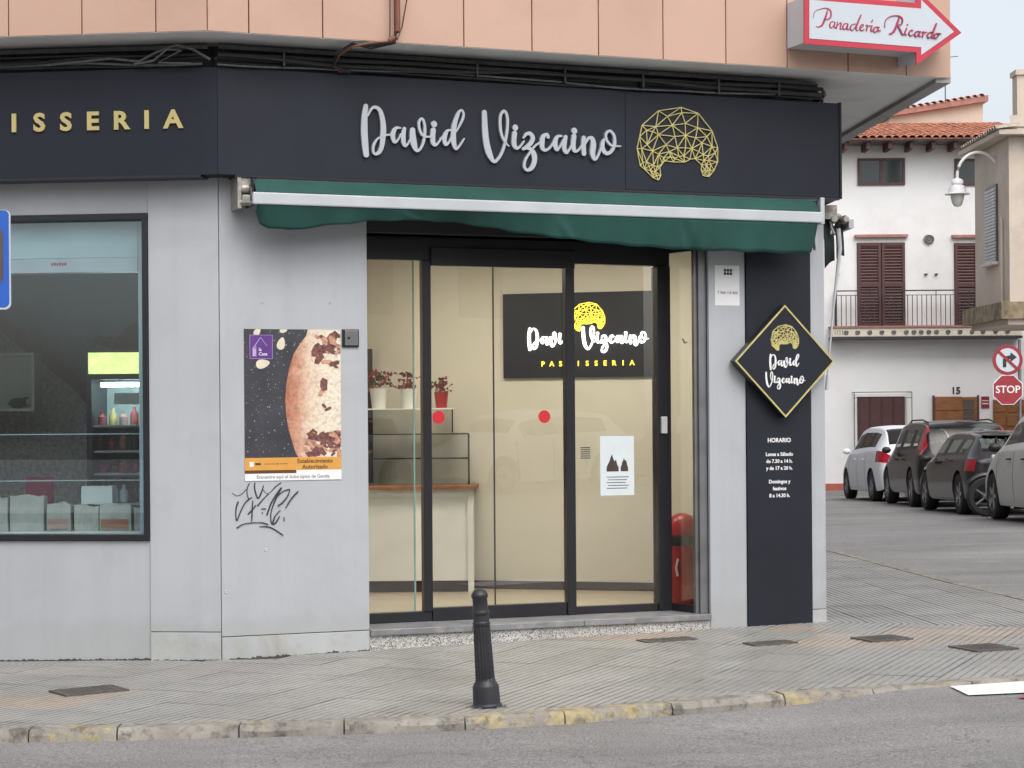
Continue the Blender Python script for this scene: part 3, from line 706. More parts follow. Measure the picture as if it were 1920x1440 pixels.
shop.part('top_rail', MB().box(1.476, 2.492, VD - .045, VD - .021, 2.44, 2.56), 'frame', bevel=.003)
shop.part('fixed_mullion', MB().box(1.417, 1.476, VD - .03, VD + .03, .186, 2.474), 'frame', bevel=.003)
shop.part('fixed_mullion', MB().box(2.429, 2.492, VD - .035, VD + .03, .118, 2.474), 'frame', bevel=.003)
shop.part('bottom_rail', MB().box(1.477, 2.428, VD - .02, VD + .04, .118, .205), 'frame', bevel=.003)
shop.part('bottom_rail', MB().box(2.493, 3.109, VD - .01, VD + .04, .118, .17), 'frame', bevel=.003)
shop.part('door_pane', MB().box(.946, 1.362, VD + .010, VD + .018, .186, 2.474), 'glass')
shop.part('pane_edge', MB().box(1.363, 1.372, VD + .008, VD + .020, .186, 2.474), 'glass_green')
for a, b in ((1.477, 1.919), (1.925, 2.428)):
    pn = shop.part('door_leaf', MB().box(a, b, VD, VD + .010, .206, 2.474), 'glass')
shop.part('leaf_seal', MB().box(1.9195, 1.9245, VD - .004, VD + .014, .206, 2.474), 'frame')
shop.part('door_pane', MB().box(2.493, 3.109, VD + .006, VD + .014, .171, 2.474), 'glass')
# short return pane at the right end, coming forward to the jamb
A = (3.207, VD - .005); B = (3.272, .085)
d = Vector((B[0] - A[0], B[1] - A[1])).normalized(); n = Vector((d.y, -d.x)) * .012
def strip(z0, z1, w=1.0): return MB().prism_xy([(A[0] - n.x * w, A[1] - n.y * w), (B[0] - n.x * w, B[1] - n.y * w), (B[0] + n.x * w, B[1] + n.y * w), (A[0] + n.x * w, A[1] + n.y * w)], z0, z1)
shop.part('return_pane', strip(.17, 2.56, .3), 'glass')
shop.part('return_rail', strip(.118, .169), 'frame'); shop.part('return_rail', strip(2.561, 2.618), 'frame')
shop.part('door_lock', MB().box(3.125, 3.165, VD - .06, VD - .031, 1.33, 1.445), 'white_metal', bevel=.004)
shop.part('wall_hook', MB().tube([(3.25, .16, 1.95), (3.215, .12, 1.94), (3.20, .12, 1.97)], .006, 6), 'metal_grey')
for u in (1.533, 2.281):
    shop.part('glass_dot', MB().lathe([(.043, 0), (.043, -.0015)], 28, (u, VD - .0005, 1.45), 'y'), 'red_sticker')
ntc = shop.part('glass_notice', MB().box(2.689, 2.940, VD + .003, VD + .005, .913, 1.315), 'paper')
pic = MB()
random.seed(3)
for (x0, w, h) in ((2.735, .09, .15), (2.84, .055, .12)):
    pr = [(x0, 1.075)] + [(x0 + w * k / 9, 1.075 + h * (1 - abs(k / 9 - .5) * 1.5) * random.uniform(.6, 1)) for k in range(10)] + [(x0 + w, 1.075)]
    pic.prism_xz(pr, VD + .0018, VD + .0028)
shop.part('notice_picture', pic, 'brown_dark', parent=ntc)
tl = MB()
for k in range(5): tl.box(2.735 + .01 * (k % 2), 2.90 - .012 * (k % 3), VD + .0018, VD + .0028, 1.035 - k * .019, 1.040 - k * .019)
shop.part('notice_text', tl, 'grey_ink', parent=ntc)
tl = MB()
for k in range(6): tl.box(2.545, 2.615, VD + .002, VD + .004, 1.165 + k * .014, 1.172 + k * .014)
shop.part('opening_sticker', tl, 'ink')
# upper storey: soffit, salmon panels
W_O = -.45
cL = (-.077, W_O)                                 # where both overhang edges meet
eR = (4.955, W_O)
eRw = fw(*eR); eRb = (eRw[0] + SD.x * 9, eRw[1] + SD.y * 9)
lfar = lw(-8, W_O)
lcorner = lw(-.03, W_O)
crn = ((fw(*cL)[0] + lcorner[0]) / 2, (fw(*cL)[1] + lcorner[1]) / 2)
foot = [lfar, crn, eRw, eRb, (-9.5, eRb[1])]
shop.part('soffit', WP(MB().prism_xy(foot, SO, SO + .002)), 'soffit')
ins = [(lfar[0], lfar[1] + .06), (crn[0] + .01, crn[1] + .06), (eRw[0] - .06, eRw[1] + .05), (eRb[0] - .06, eRb[1]), (-9.4, eRb[1])]
shop.part('upper_wall', WP(MB().prism_xy(ins, SO + .003, 7.1)), 'seam')
shop.part('roof_parapet', WP(MB().prism_xy(foot, 7.1, 7.5)), 'soffit')
# drip edge under the panels
def edge_strip(a, b, z0, z1, o0, o1):
    a = Vector(a); b = Vector(b); dd = (b - a).normalized(); nn = Vector((dd.y, -dd.x))
    return MB().prism_xy([tuple(a + nn * o0), tuple(a + nn * o1), tuple(b + nn * o1), tuple(b + nn * o0)][::-1], z0, z1)
shop.part('drip_edge', WP(edge_strip(eRw, eRb, SO - .03, SO + .02, -.10, .004)), 'soffit_lip')
def cladding(a, b, cuts, zt=7.1):
    a = Vector(a); b = Vector(b); L_ = (b - a).length; dd = (b - a) / L_; nn = Vector((dd.y, -dd.x))
    cs = [0] + cuts + [L_]
    for s0, s1 in zip(cs, cs[1:]):
        p, q = a + dd * (s0 + .0035), a + dd * (s1 - .0035)
        mb = MB().prism_xy([tuple(p - nn * .03), tuple(q - nn * .03), tuple(q + nn * .004), tuple(p + nn * .004)], SO + .003, zt)
        shop.part('salmon_panel', WP(mb), 'salmon', bevel=.0025)
u0 = -.077
cladding(crn, eRw, [v - u0 + .0 for v in (.172, .625, 1.078, 1.525, 1.977, 2.43, 2.881, 3.331, 3.781, 4.239, 4.687)])
Ll = (Vector(crn) - Vector(lfar)).length
cladding(lfar, crn, [Ll - v for v in (4.8, 4.35, 3.9, 3.45, 3.0, 2.55, 2.1, 1.65, .99 + .22, .99 - .23 - .0, .51 - .2)])
Ls = (Vector(eRb) - Vector(eRw)).length
cladding(eRw, eRb, [.45 * k for k in range(1, int(Ls / .45))])

# interior shells
FZ, CZ = .11, 2.78
IWA = Matrix.Translation((.943, 15.3, 0)) @ Matrix.Rotation(R_(-15), 4, 'Z')
def iw(u, v=0): p = IWA @ Vector((u, v, 0)); return (p.x, p.y)
shop.part('shop_floor', WP(MB().prism_xy([fw(.93, .5), fw(3.333, .5), fw(3.335, .10), fw(4.1, .10), (1.95, 15.4), (-2.0, 16.3), (-1.78, 12.5)], FZ - .1, FZ)), 'floor_tile')
shop.part('shop_ceiling', WP(MB().prism_xy([fw(.3, .29), fw(4.1, .29), (1.95, 15.4), (-2.0, 16.3), (-1.9, 12.5)], CZ, CZ + .1)), 'white_paint')
shop.part('back_wall', WP(MB().prism_xy([iw(-2.95), iw(1.05), iw(1.05, .1), iw(-2.95, .1)], FZ - .1, CZ + .05)), 'cream')
shop.part('skirting', WP(MB().prism_xy([iw(-2.95, -.015), iw(1.05, -.015), iw(1.05, -.002), iw(-2.95, -.002)], FZ, FZ + .065)), 'brown_dark')
shop.part('partition_wall', WP(MB().prism_xy([(-1.80, 12.45), (-1.70, 12.45), (-1.90, 16.2), (-2.0, 16.2)], FZ - .1, CZ + .05)), 'cream')
shop.part('inner_side_wall', WP(MB().prism_xy([(1.90, 13.72), (1.95, 13.72), (1.88, 15.2), (1.83, 15.2)], FZ - .1, CZ + .05)), 'white_paint')
shop.part('store_back_wall', WP(MB().prism_xy([(-7, 15.6), (-1.98, 15.6), (-1.98, 15.7), (-7, 15.7)], FZ - .1, CZ + .05)), 'reflected_blue')  # painted blue in place of the sky's reflection
shop.part('store_floor', WP(MB().prism_xy([(-7, 12.95), (-1.84, 12.5), (-1.98, 15.6), (-7, 15.6)], FZ - .1, FZ)), 'floor_tile')
shop.part('store_ceiling', WP(MB().prism_xy([(-7, 12.95), (-1.84, 12.45), (-1.98, 15.6), (-7, 15.6)], CZ, CZ + .1)), 'reflected_blue')
shop.part('store_side_wall', WP(MB().prism_xy([(-7.1, 12.9), (-7, 12.9), (-7, 15.6), (-7.1, 15.6)], FZ - .1, CZ)), 'reflected_blue')
# slanted wall and dark edge shaped like the building reflected in the left window
def wxz(pts, y0, y1): return WP(MB().prism_xz(pts, y0, y1))
shop.part('reflection_wall', wxz([(-4.4, .11), (-2.3, .11), (-2.3, 1.00), (-2.62, 1.24), (-3.08, 1.56), (-3.26, 1.79), (-3.82, 2.24), (-4.4, 2.70)][::1], 14.9, 15.0), 'reflected_brown')
shop.part('reflection_edge', wxz([(-4.4, 2.60), (-3.82, 2.13), (-3.26, 1.68), (-3.08, 1.45), (-2.62, 1.13), (-2.3, .89), (-2.3, 1.02), (-2.62, 1.26), (-3.08, 1.58), (-3.26, 1.81), (-3.82, 2.26), (-4.4, 2.73)], 14.86, 14.898), 'brown_dark')
lamps = MB()
for (x, y) in ((-.6, 14.3), (.75, 14.1)):
    t = Thing('ceiling_light', 'lit square ceiling panel above the counter' if x < 0 else 'lit square ceiling panel above the entrance', 'ceiling light', Matrix.Translation((x, y, CZ - .03)), group='ceiling lights in the shop')
    t.part('diffuser', MB().box(-.28, .28, -.28, .28, -.002, .028), 'em_ceiling')
    t.part('trim', MB().box(-.31, -.281, -.31, .31, -.006, .029).box(.281, .31, -.31, .31, -.006, .029).box(-.28, .28, -.31, -.281, -.006, .029).box(-.28, .28, .281, .31, -.006, .029), 'white_metal')

# ------------------------------------------------------------------ shop signs
FW = -.18
fas = Thing('shop_fascia', 'long dark fascia sign with silver brush lettering and golden wire croissant', 'sign', MF, (0, 0, 2.92))
FZ0, FZ1 = 2.922, 3.565
def fpan(u0, u1, left=False):
    mb = MB().box(u0, u1, FW, .02, FZ0, FZ1)
    return fas.part('fascia_panel', mb.xf(L2M) if left else mb, 'fascia', bevel=.003)
fpan(-5, -2.452, True)
mt_ = .18 * math.tan((TH - TL) / 2)               # mitred joint where the two fronts meet
fas.part('fascia_panel', MB().prism_xy([(-2.45, .02), (-2.45, FW), (mt_ - .001, FW), (-.001, .0), (-.001, .02)], FZ0, FZ1).xf(L2M), 'fascia')
fas.part('fascia_panel', MB().prism_xy([(.001, .02), (.001, .0), (-mt_ + .001, FW), (2.647, FW), (2.647, .02)][::-1], FZ0, FZ1), 'fascia')
fpan(2.650, 4.245)
fas.part('edge_trim', MB().box(4.246, 4.262, FW - .006, .03, FZ0 - .006, FZ1 + .006), 'fascia')
fas.part('bottom_trim', MB().box(.06, 4.245, FW - .004, -.02, FZ0 - .014, FZ0 - .001), 'frame')
fas.part('bottom_trim', MB().box(-5, -.06, FW - .004, -.02, FZ0 - .014, FZ0 - .001).xf(L2M), 'frame')
fas.part('side_panel', WP(MB().prism_xy([fw(4.263, -.17), (fw(4.263, -.17)[0] + SD.x * 4, fw(4.263, -.17)[1] + SD.y * 4), (fw(4.2, -.1)[0] + SD.x * 4, fw(4.2, -.1)[1] + SD.y * 4), fw(4.2, -.1)], FZ0, FZ1)), 'fascia')
DV = parse(S_DAVID); VZ = parse(S_VIZ)
fas.part('name_lettering', strokes(MB(), DV, 1.73, FW - .001, 3.2, 1.0, .018), 'letter_silver')
fas.part('name_lettering', strokes(MB(), VZ, 1.73, FW - .001, 3.2, 1.0, .018), 'letter_silver')
fas.part('croissant_emblem', croissant(MB(), 3.036, FW - .001, 3.24, 1.0, .0050), 'gold')
PU = {'I': -1.221, 'S': -1.065}
for ch, u, w in (('P', -1.93, .07), ('A', -1.75, .09), ('S', -1.57, .07), ('T', -1.40, .07), ('I', -1.221, .03), ('S', -1.062, .07), ('S', -.895, .07), ('E', -.728, .065), ('R', -.552, .07), ('I', -.391, .03), ('A', -.227, .09)):
    fas.part('gold_letter', text_mb(ch, .150, u, FW - .001, 3.252, .012, .034, xs=1.08).xf(L2M), 'letter_gold')

# interior lit sign on the cream wall
isg = Thing('lit_wall_sign', 'dark panel inside the door with glowing white name and yellow croissant', 'sign', IWA, (-.39, 0, 1.756))
isg.part('panel', MB().box(-1.036, .25, -.03, -.002, 1.756, 2.413), 'dark_board', bevel=.003)
isg.part('glowing_name', strokes(MB(), DV + VZ, -.356, -.031, 2.045, .545, .012, 1.08), 'em_white')
isg.part('glowing_croissant', croissant(MB(), -.35, -.031, 2.225, .46, .0048), 'em_yellow')
for k, ch in enumerate('PASTISSERIA'):
    isg.part('glowing_letter', text_mb(ch, .055, -.715 + k * .0705, -.031, 1.861, .008, .02), 'em_yellow')

# diamond sign on the dark board
dmd = Thing('diamond_sign', 'diamond-shaped dark sign with gold rim fixed to the black board', 'sign', MF, (3.864, -.02, 1.43))
DU, DZ, DH = 3.866, 1.813, .383
def dia(h): return [(DU, DZ - h), (DU + h, DZ), (DU, DZ + h), (DU - h, DZ)]
dmd.part('back_box', MB().prism_xz(dia(DH), -.085, -.018), 'frame', bevel=.002)
dmd.part('face', MB().prism_xz(dia(DH - .004), -.089, -.0855), 'dark_board')
rim = MB()
for a, b in ((0, 1), (1, 2), (2, 3), (3, 0)):
    p, q = dia(DH - .001), dia(DH - .016)
    rim.prism_xz([p[a], p[b], q[b], q[a]], -.095, -.0892)
dmd.part('gold_rim', rim, 'gold')
dmd.part('croissant_emblem', croissant(MB(), DU + .003, -.0892, 1.975, .36, .0052, .003), 'gold')
dmd.part('name_lettering', strokes(MB(), DV, DU, -.0892, 1.80, .335, .003, 1.1, .515, -.0), 'white_print')
dmd.part('name_lettering', strokes(MB(), VZ, DU, -.0892, 1.675, .315, .003, 1.1, -.40, .02), 'white_print')

# opening hours printed on the board
hrs = Thing('opening_hours', 'white opening hours lettering on the black board under the diamond sign', 'lettering', MF, (3.855, -.0165, .88))
for s_, y_, sz in (('HORARIO', 826, .040), ('Lunes a Sábado', 852, .034), ('de 7.30 a 14 h.', 865, .034), ('y de 17 a 20 h.', 878, .034), ('Domingos y', 903, .034), ('festivos', 916, .034), ('8 a 14.30 h.', 929, .034)):
    hrs.part('text_line', text_mb(s_, sz, 3.857, -.0165, 1.277 - (y_ - 826) * .00365, .001, .028), 'white_print')

# alarm/information sticker on the silver pilaster
stk = Thing('info_sticker', 'white information sticker with small dark block on the silver pilaster', 'sticker', MF, (3.48, 0, 2.19))
stk.part('sheet', MB().box(3.385, 3.570, -.0015, -.0002, 2.19, 2.46), 'white_print')
ic = MB()
for i in range(3):
    for j in range(2): ic.box(3.452 + i * .022, 3.470 + i * .022, -.0026, -.0016, 2.396 + j * .022, 2.414 + j * .022)
stk.part('icon', ic, 'ink')
stk.part('phone_line', text_mb('T 960 110 450', .026, 3.478, -.0016, 2.275, .001, .01), 'grey_ink')

# poster of the pastry
def m_poster_dark():
    m, t, b, o = nodes_of('poster_slate'); v = coord(t)
    c = ramp(t, noise(t, v, 6, 3), [(.3, (.028, .028, .036)), (.7, (.05, .05, .062))])
    sp = ramp(t, noise(t, v, 70, 2, .6), [(.66, 0.0), (.70, 1.0)])
    c = mixc(t, c, (.42, .40, .40), sp); t.links.new(c, b.inputs['Base Color']); b.inputs['Roughness'].default_value = .45; return m
def m_poster_cake():
    m, t, b, o = nodes_of('poster_pastry'); v = coord(t)
    s_ = t.nodes.new('ShaderNodeSeparateXYZ'); t.links.new(v, s_.inputs[0])
    n = noise(t, v, 9, 8, .75, .8); ad = t.nodes.new('ShaderNodeMath'); ad.operation = 'MULTIPLY_ADD'; ad.inputs[1].default_value = .24
    t.links.new(n, ad.inputs[0]); t.links.new(s_.outputs['X'], ad.inputs[2])
    c = ramp(t, ad.outputs[0], [(.07, (.30, .095, .055)), (.13, (.43, .17, .10)), (.20, (.58, .31, .21)), (.28, (.72, .55, .42)), (.38, (.76, .68, .54))])
    e = c.node.color_ramp.elements
    br = ramp(t, noise(t, v, 38, 7, .75, .5), [(.32, .55), (.5, .95), (.7, 1.12)])
    t.links.new(mixc(t, c, br, 1.0, 'MULTIPLY'), b.inputs['Base Color']); b.inputs['Roughness'].default_value = .45; return m
M['poster_dark'] = m_poster_dark(); M['poster_cake'] = m_poster_cake()
M['choc'] = P('poster_chocolate', (.16, .06, .05), .5, 0, .7, 45)
M['choc_pale'] = P('poster_caramel', (.45, .24, .16), .5, 0, .5, 40)
M['almond'] = P('poster_almond', (.66, .60, .47), .5, 0, .08, 20)
M['purple'] = P('poster_purple', (.10, .03, .20), .5, 0, .1, 10)
M['lilac'] = P('poster_lilac', (.45, .35, .58), .5, 0, .1, 10)
M['orange'] = P('poster_orange', (.62, .31, .06), .5, 0, .06, 10)
M['brown_print'] = P('poster_brown', (.10, .035, .01), .6, 0, .2, 10)
pst = Thing('pastry_poster', 'pastry poster with purple logo and orange band on the silver panel', 'poster', MF, (.15, 0, 1.068))
PX0, PX1, PZ0, PZ1 = .150, .765, 1.068, 2.000
pst.part('sheet', MB().box(PX0, PX1, -.0022, -.0002, PZ0, PZ1), 'poster_dark')
cake = [(.490, 1.205), (.765, 1.205), (.765, 2.000), (.555, 2.000), (.545, 1.96), (.505, 1.91), (.465, 1.85), (.435, 1.76), (.415, 1.66), (.408, 1.56), (.415, 1.46), (.430, 1.37), (.455, 1.29), (.470, 1.24)]
ck = MB().prism_xz([(x - .408, z) for x, z in cake], -.0032, -.0023)
for v in ck.v: v.x += 0
co = mesh_obj('pastry_print', ck, 'poster_cake', pst.e, Vector((0, 0, 0))); co.location = (.408 - pst.o.x, 0, -pst.o.z)
random.seed(11)
for k in range(64):
    x, z = random.uniform(.60, .76), random.uniform(1.76, 1.97)
    if k < 38: x, z = random.uniform(.535, .76), random.uniform(1.212, 1.35)
    if k > 59: x, z = random.uniform(.55, .72), random.uniform(1.5, 1.75)
    a = random.uniform(0, 3); l, w = random.uniform(.02, .075), random.uniform(.006, .018)
    q = [(x + (px * math.cos(a) - pz * math.sin(a)) * l, z + (px * math.sin(a) + pz * math.cos(a)) * l * .8) for px, pz in ((.8, .12), (.45, .34), (-.3, .40), (-.8, .2), (-.7, -.28), (.5, -.34))]
    q = [(min(max(px, .52), .764), min(max(pz, 1.208), 1.998)) for px, pz in q]
    pst.part('chocolate_print', MB().prism_xz(q, -.0042 - k * .00001, -.0033), ('choc', 'choc', 'choc_pale')[k % 3])
al = MB()
for (x, z, a, l) in ((.385, 1.912, 1.3, .040), (.268, 1.786, .2, .045), (.40, 1.993, .1, .025), (.235, 1.985, 1.0, .03)):
    q = []
    for k in range(12):
        t_ = 2 * math.pi * k / 12; ex, ez = l * math.cos(t_), l * .62 * math.sin(t_) * (1 - .35 * math.cos(t_))
        q.append((x + ex * math.cos(a) - ez * math.sin(a), min(1.999, z + ex * math.sin(a) + ez * math.cos(a))))
    pst.part('almond_print', MB().prism_xz(q, -.0032, -.0023), 'almond')
lg = pst.part('logo_square', MB().box(.184, .332, -.0036, -.0024, 1.815, 1.965), 'purple')
ho = MB()
for (a, b) in (((.205, 1.88), (.255, 1.948)), ((.255, 1.948), (.295, 1.895)), ((.205, 1.83), (.205, 1.88)), ((.225, 1.83), (.225, 1.895)), ((.205, 1.88), (.225, 1.895))):
    ho.tube([(a[0], -.0036, a[1]), (b[0], -.0036, b[1])], .0022, 4)
ho.box(.205, .225, -.0040, -.0037, 1.832, 1.88).box(.186, .330, -.0040, -.0037, 1.9615, 1.9635).box(.186, .330, -.0040, -.0037, 1.8165, 1.8185).box(.186, .188, -.0040, -.0037, 1.8185, 1.9615).box(.328, .330, -.0040, -.0037, 1.8185, 1.9615)
pst.part('logo_house', ho, 'lilac', parent=lg)
pst.part('logo_text', text_mb('la\nCasa', .028, .242, -.0037, 1.86, .0006, .01, 'LEFT'), 'white_print', parent=lg)
pst.part('orange_band', MB().box(PX0, PX1, -.0048, -.0023, 1.130, 1.207), 'orange')
pst.part('band_text', text_mb('Establecimiento\nAutorizado', .036, .595, -.0049, 1.165, .0006, .02), 'brown_print')
pst.part('band_mark', MB().box(.18, .205, -.0054, -.0049, 1.152, 1.182), 'white_print')
pst.part('band_rule', MB().box(.215, .25, -.0054, -.0049, 1.162, 1.176).box(.275, .345, -.0054, -.0049, 1.167, 1.170).box(.352, .358, -.0054, -.0049, 1.163, 1.175).box(.365, .42, -.0054, -.0049, 1.167, 1.170), 'brown_print')
pst.part('dark_band', MB().box(PX0, .475, -.0048, -.0023, 1.110, 1.129), 'brown_print')
pst.part('white_strip', MB().box(PX0, PX1, -.0052, -.0023, 1.066, 1.1095).box(.475, PX1, -.0052, -.0023, 1.1095, 1.129), 'white_print')
pst.part('strip_text', text_mb('Encuentra aquí el dulce típico de Gandía', .0285, .455, -.0053, 1.088, .0006, .005), 'grey_ink')

# small switch box beside the poster
sw = Thing('key_switch_box', 'small grey square key-switch box right of the poster', 'switch', MF, (.83, 0, 1.89))
sw.part('backplate', MB().box(.775, .883, -.014, -.0003, 1.892, 2.003), 'frame', bevel=.003)
sw.part('cover_plate', MB().box(.790, .876, -.019, -.0142, 1.902, 1.996), 'metal_grey', bevel=.003)
sw.part('lock', MB().lathe([(.008, 0), (.008, -.005), (.004, -.006)], 12, (.815, -.0192, 1.95), 'y'), 'frame')

# red and white arrow sign on the upper storey
arw = Thing('arrow_sign', 'white arrow sign with red border and red script on the salmon cladding', 'sign', MF, (4.2, W_O, 3.75))
AY = -.70
ar = [(x + 4.2, z + 4.0) for x, z in parse(ARW)[0]]
ar = [(3.687, 4.165), (4.529, 4.165), (4.529, 4.262), (4.880, 3.990), (4.527, 3.755), (4.527, 3.838), (3.684, 3.843)]
def inset(poly, d):
    n_ = len(poly); out = []
    for i in range(n_):
        p0, p1, p2 = Vector(poly[i - 1]), Vector(poly[i]), Vector(poly[(i + 1) % n_])
        d1 = (p1 - p0).normalized(); d2 = (p2 - p1).normalized(); n1 = Vector((-d1.y, d1.x)); n2 = Vector((-d2.y, d2.x))
        # polygon runs clockwise (seen from the front): inside is to the right
        b_ = -(n1 + n2); k = d / max(.3, b_.dot(-n1)); out.append(tuple(p1 + b_ * k))
    return out
arw.part('box', MB().prism_xz(inset(ar, .012)[::-1], AY + .012, W_O - .006), 'sign_white')
arw.part('red_border', MB().prism_xz(ar[::-1], AY, AY + .011), 'red_paint')
arw.part('white_face', MB().prism_xz(inset(ar, .036)[::-1], AY - .003, AY - .0005), 'sign_white')
PN = parse(S_PAN)
arw.part('script_lettering', strokes(MB(), PN, 4.185, AY - .0032, 4.0, .95, .001, 1.0), 'maroon')

# ------------------------------------------------------------------ green awning
awn = Thing('green_awning', 'retracted green awning with white front bar over the shop door', 'awning', MF, (2.1, 0, 2.55))
AB = -.30
awn.part('roller_cover', MB().box(.20, 4.08, -.17, -.10, 2.898, 2.921), 'white_metal', bevel=.003)
rl = MB(); rl.lathe([(.058, 0), (.058, 3.84)], 16, (.22, -.14, 2.845), 'x')
awn.part('fabric_roll', rl, 'awning', smooth=True)
fb = MB(); N = 60
for i in range(N + 1):
    u = .165 + (4.02 - .165) * i / N
    fb.v += [Vector((u, -.19, 2.905 - .006)), Vector((u, -.245, 2.862)), Vector((u, AB + .01, 2.812))]
for i in range(N):
    for k in range(2): fb.f.append((i * 3 + k, i * 3 + k + 1, i * 3 + 4 + k, i * 3 + 3 + k))
awn.part('top_fabric', fb, 'awning', smooth=True)
awn.part('front_bar', MB().box(.135, 4.035, AB - .022, AB + .02, 2.733, 2.806), 'white_metal', bevel=.008)
vl = MB(); prof = [(.165, 2.70), (.19, 2.625), (.24, 2.597), (.37, 2.587), (.62, 2.622), (.89, 2.657), (1.20, 2.672), (1.48, 2.662), (1.80, 2.620), (2.17, 2.582), (2.54, 2.554), (3.07, 2.532), (3.97, 2.529), (4.0, 2.60)]
def pv(u):
    for (a, za), (b, zb) in zip(prof, prof[1:]):
        if a <= u <= b: return za + (zb - za) * (u - a) / (b - a)
    return prof[-1][1]
NU, NZ = 150, 8
for i in range(NU + 1):
    u = .165 + 3.835 * i / NU
    for j in range(NZ + 1):
        t_ = j / NZ; zt = 2.735; z = zt + (pv(u) - zt) * t_
        w = AB - .012 + .05 * t_ + t_ * (.008 * math.sin(u * 5.1) + .005 * math.sin(u * 13.7 + 1)) - .022 * math.exp(-((u - 1.05 - .12 * t_) / .03) ** 2) * t_ - .028 * math.exp(-((u - 2.10 - .12 * t_) / .025) ** 2) * t_ + .025 * math.exp(-((u - 3.0 - .1 * t_) / .03) ** 2) * t_ + .010 * math.sin(u * 31 + 3 * math.sin(u * 4)) * t_ * t_ * .4
        vl.v.append(Vector((u, w, z + .004 * math.sin(u * 23) * t_)))
for i in range(NU):
    for j in range(NZ): vl.f.append((i * (NZ + 1) + j, i * (NZ + 1) + j + 1, (i + 1) * (NZ + 1) + j + 1, (i + 1) * (NZ + 1) + j))
va = awn.part('valance', vl, 'awning', smooth=True)
so = va.modifiers.new('Solid', 'SOLIDIFY'); so.thickness = .003
gb = MB()
gb.box(.075, .10, -.18, -.0, 2.72, 2.915).box(.10, .16, -.17, -.06, 2.86, 2.915).box(.10, .15, -.20, -.10, 2.75, 2.80)
gb.lathe([(.03, 0), (.03, .05)], 12, (.10, -.15, 2.845), 'x').lathe([(.045, 0), (.045, .012)], 14, (.155, -.15, 2.82), 'x').lathe([(.018, 0), (.018, .07)], 10, (.09, -.17, 2.755), 'x')
awn.part('end_bracket', gb, 'gear', bevel=.003)
awn.part('bracket_plate', MB().box(.158, .172, -.22, -.03, 2.735, 2.90), 'black_trim', bevel=.004)
awn.part('end_bracket', MB().box(4.086, 4.118, -.20, -.002, 2.74, 2.918).prism_xz([(4.09, 2.74), (4.118, 2.74), (4.118, 2.60), (4.105, 2.57)][::-1], -.10, -.06), 'white_metal', bevel=.003)
awn.part('crease_seam', MB().box(1.0, 1.003, -.307, -.304, 2.66, 2.70), 'awning_dark')

# side-street awning, seen end-on past the corner
c0 = Vector((cornerR[0], cornerR[1], 0))
SM = Matrix.Translation(c0) @ Matrix.Rotation(math.atan2(SD.y, SD.x), 4, 'Z')     # x along the side front, -y outwards
sa = Thing('side_awning', 'folded dark awning with pale gear on the side-street corner', 'awning', SM, (0, 0, 2.5))
gb = MB().box(.03, .09, -.10, .0, 2.80, 2.895).lathe([(.022, 0), (.032, .05), (.024, .10)], 12, (.02, -.08, 2.80), 'x').tube([(.05, -.05, 2.83), (.10, -.13, 2.82), (.2, -.15, 2.81)], .022, 8).lathe([(.02, 0), (.03, .04), (.03, .1)], 10, (.03, -.165, 2.80), 'x')
gb.tube([(.06, -.06, 2.79), (.055, -.065, 2.74), (.055, -.085, 2.70), (.055, -.065, 2.70), (.06, -.06, 2.74)], .009, 8)
sa.part('gear_bracket', gb, 'gear', smooth=True)
for (x0, o0, x1, o1, zl, zr) in ((.06, .004, .12, .088, 2.46, 2.52), (.14, .112, .3, .205, 2.535, 2.565)):
    vb = MB(); nn_ = 10
    for i in range(nn_ + 1):
        t_ = i / nn_; x = x0 + (x1 - x0) * t_; y = -(o0 + (o1 - o0) * t_)
        vb.v += [Vector((x, y - .03 * t_ * 0, 2.80)), Vector((x, y - .01, 2.66)), Vector((x, y - .012, zl + (zr - zl) * t_ + .012 * math.sin(t_ * 3.1)))]
    for i in range(nn_):
        for k in range(2): vb.f.append((i * 3 + k, i * 3 + k + 1, i * 3 + 4 + k, i * 3 + 3 + k))
    v2 = sa.part('valance', vb, 'awning_dark', smooth=True); s2 = v2.modifiers.new('Solid', 'SOLIDIFY'); s2.thickness = .004
sa.part('front_bar', MB().box(.06, 3.2, -.225, -.19, 2.74, 2.80), 'white_metal')
cr_ = Thing('awning_crank', 'thin white crank rod hanging beside the shop corner', 'crank', SM, (.1, -.1, 1.5))
cr_.part('rod', MB().tube([(.1, -.125, 2.74), (.1, -.135, 2.60), (.09, -.085, 2.20), (.06, -.03, 1.72)], [.017, .015, .008, .006], 8), 'white_metal', smooth=True)
cr_.part('handle', MB().tube([(.06, -.03, 1.72), (.055, -.022, 1.62)], .011, 8), 'white_metal', smooth=True)

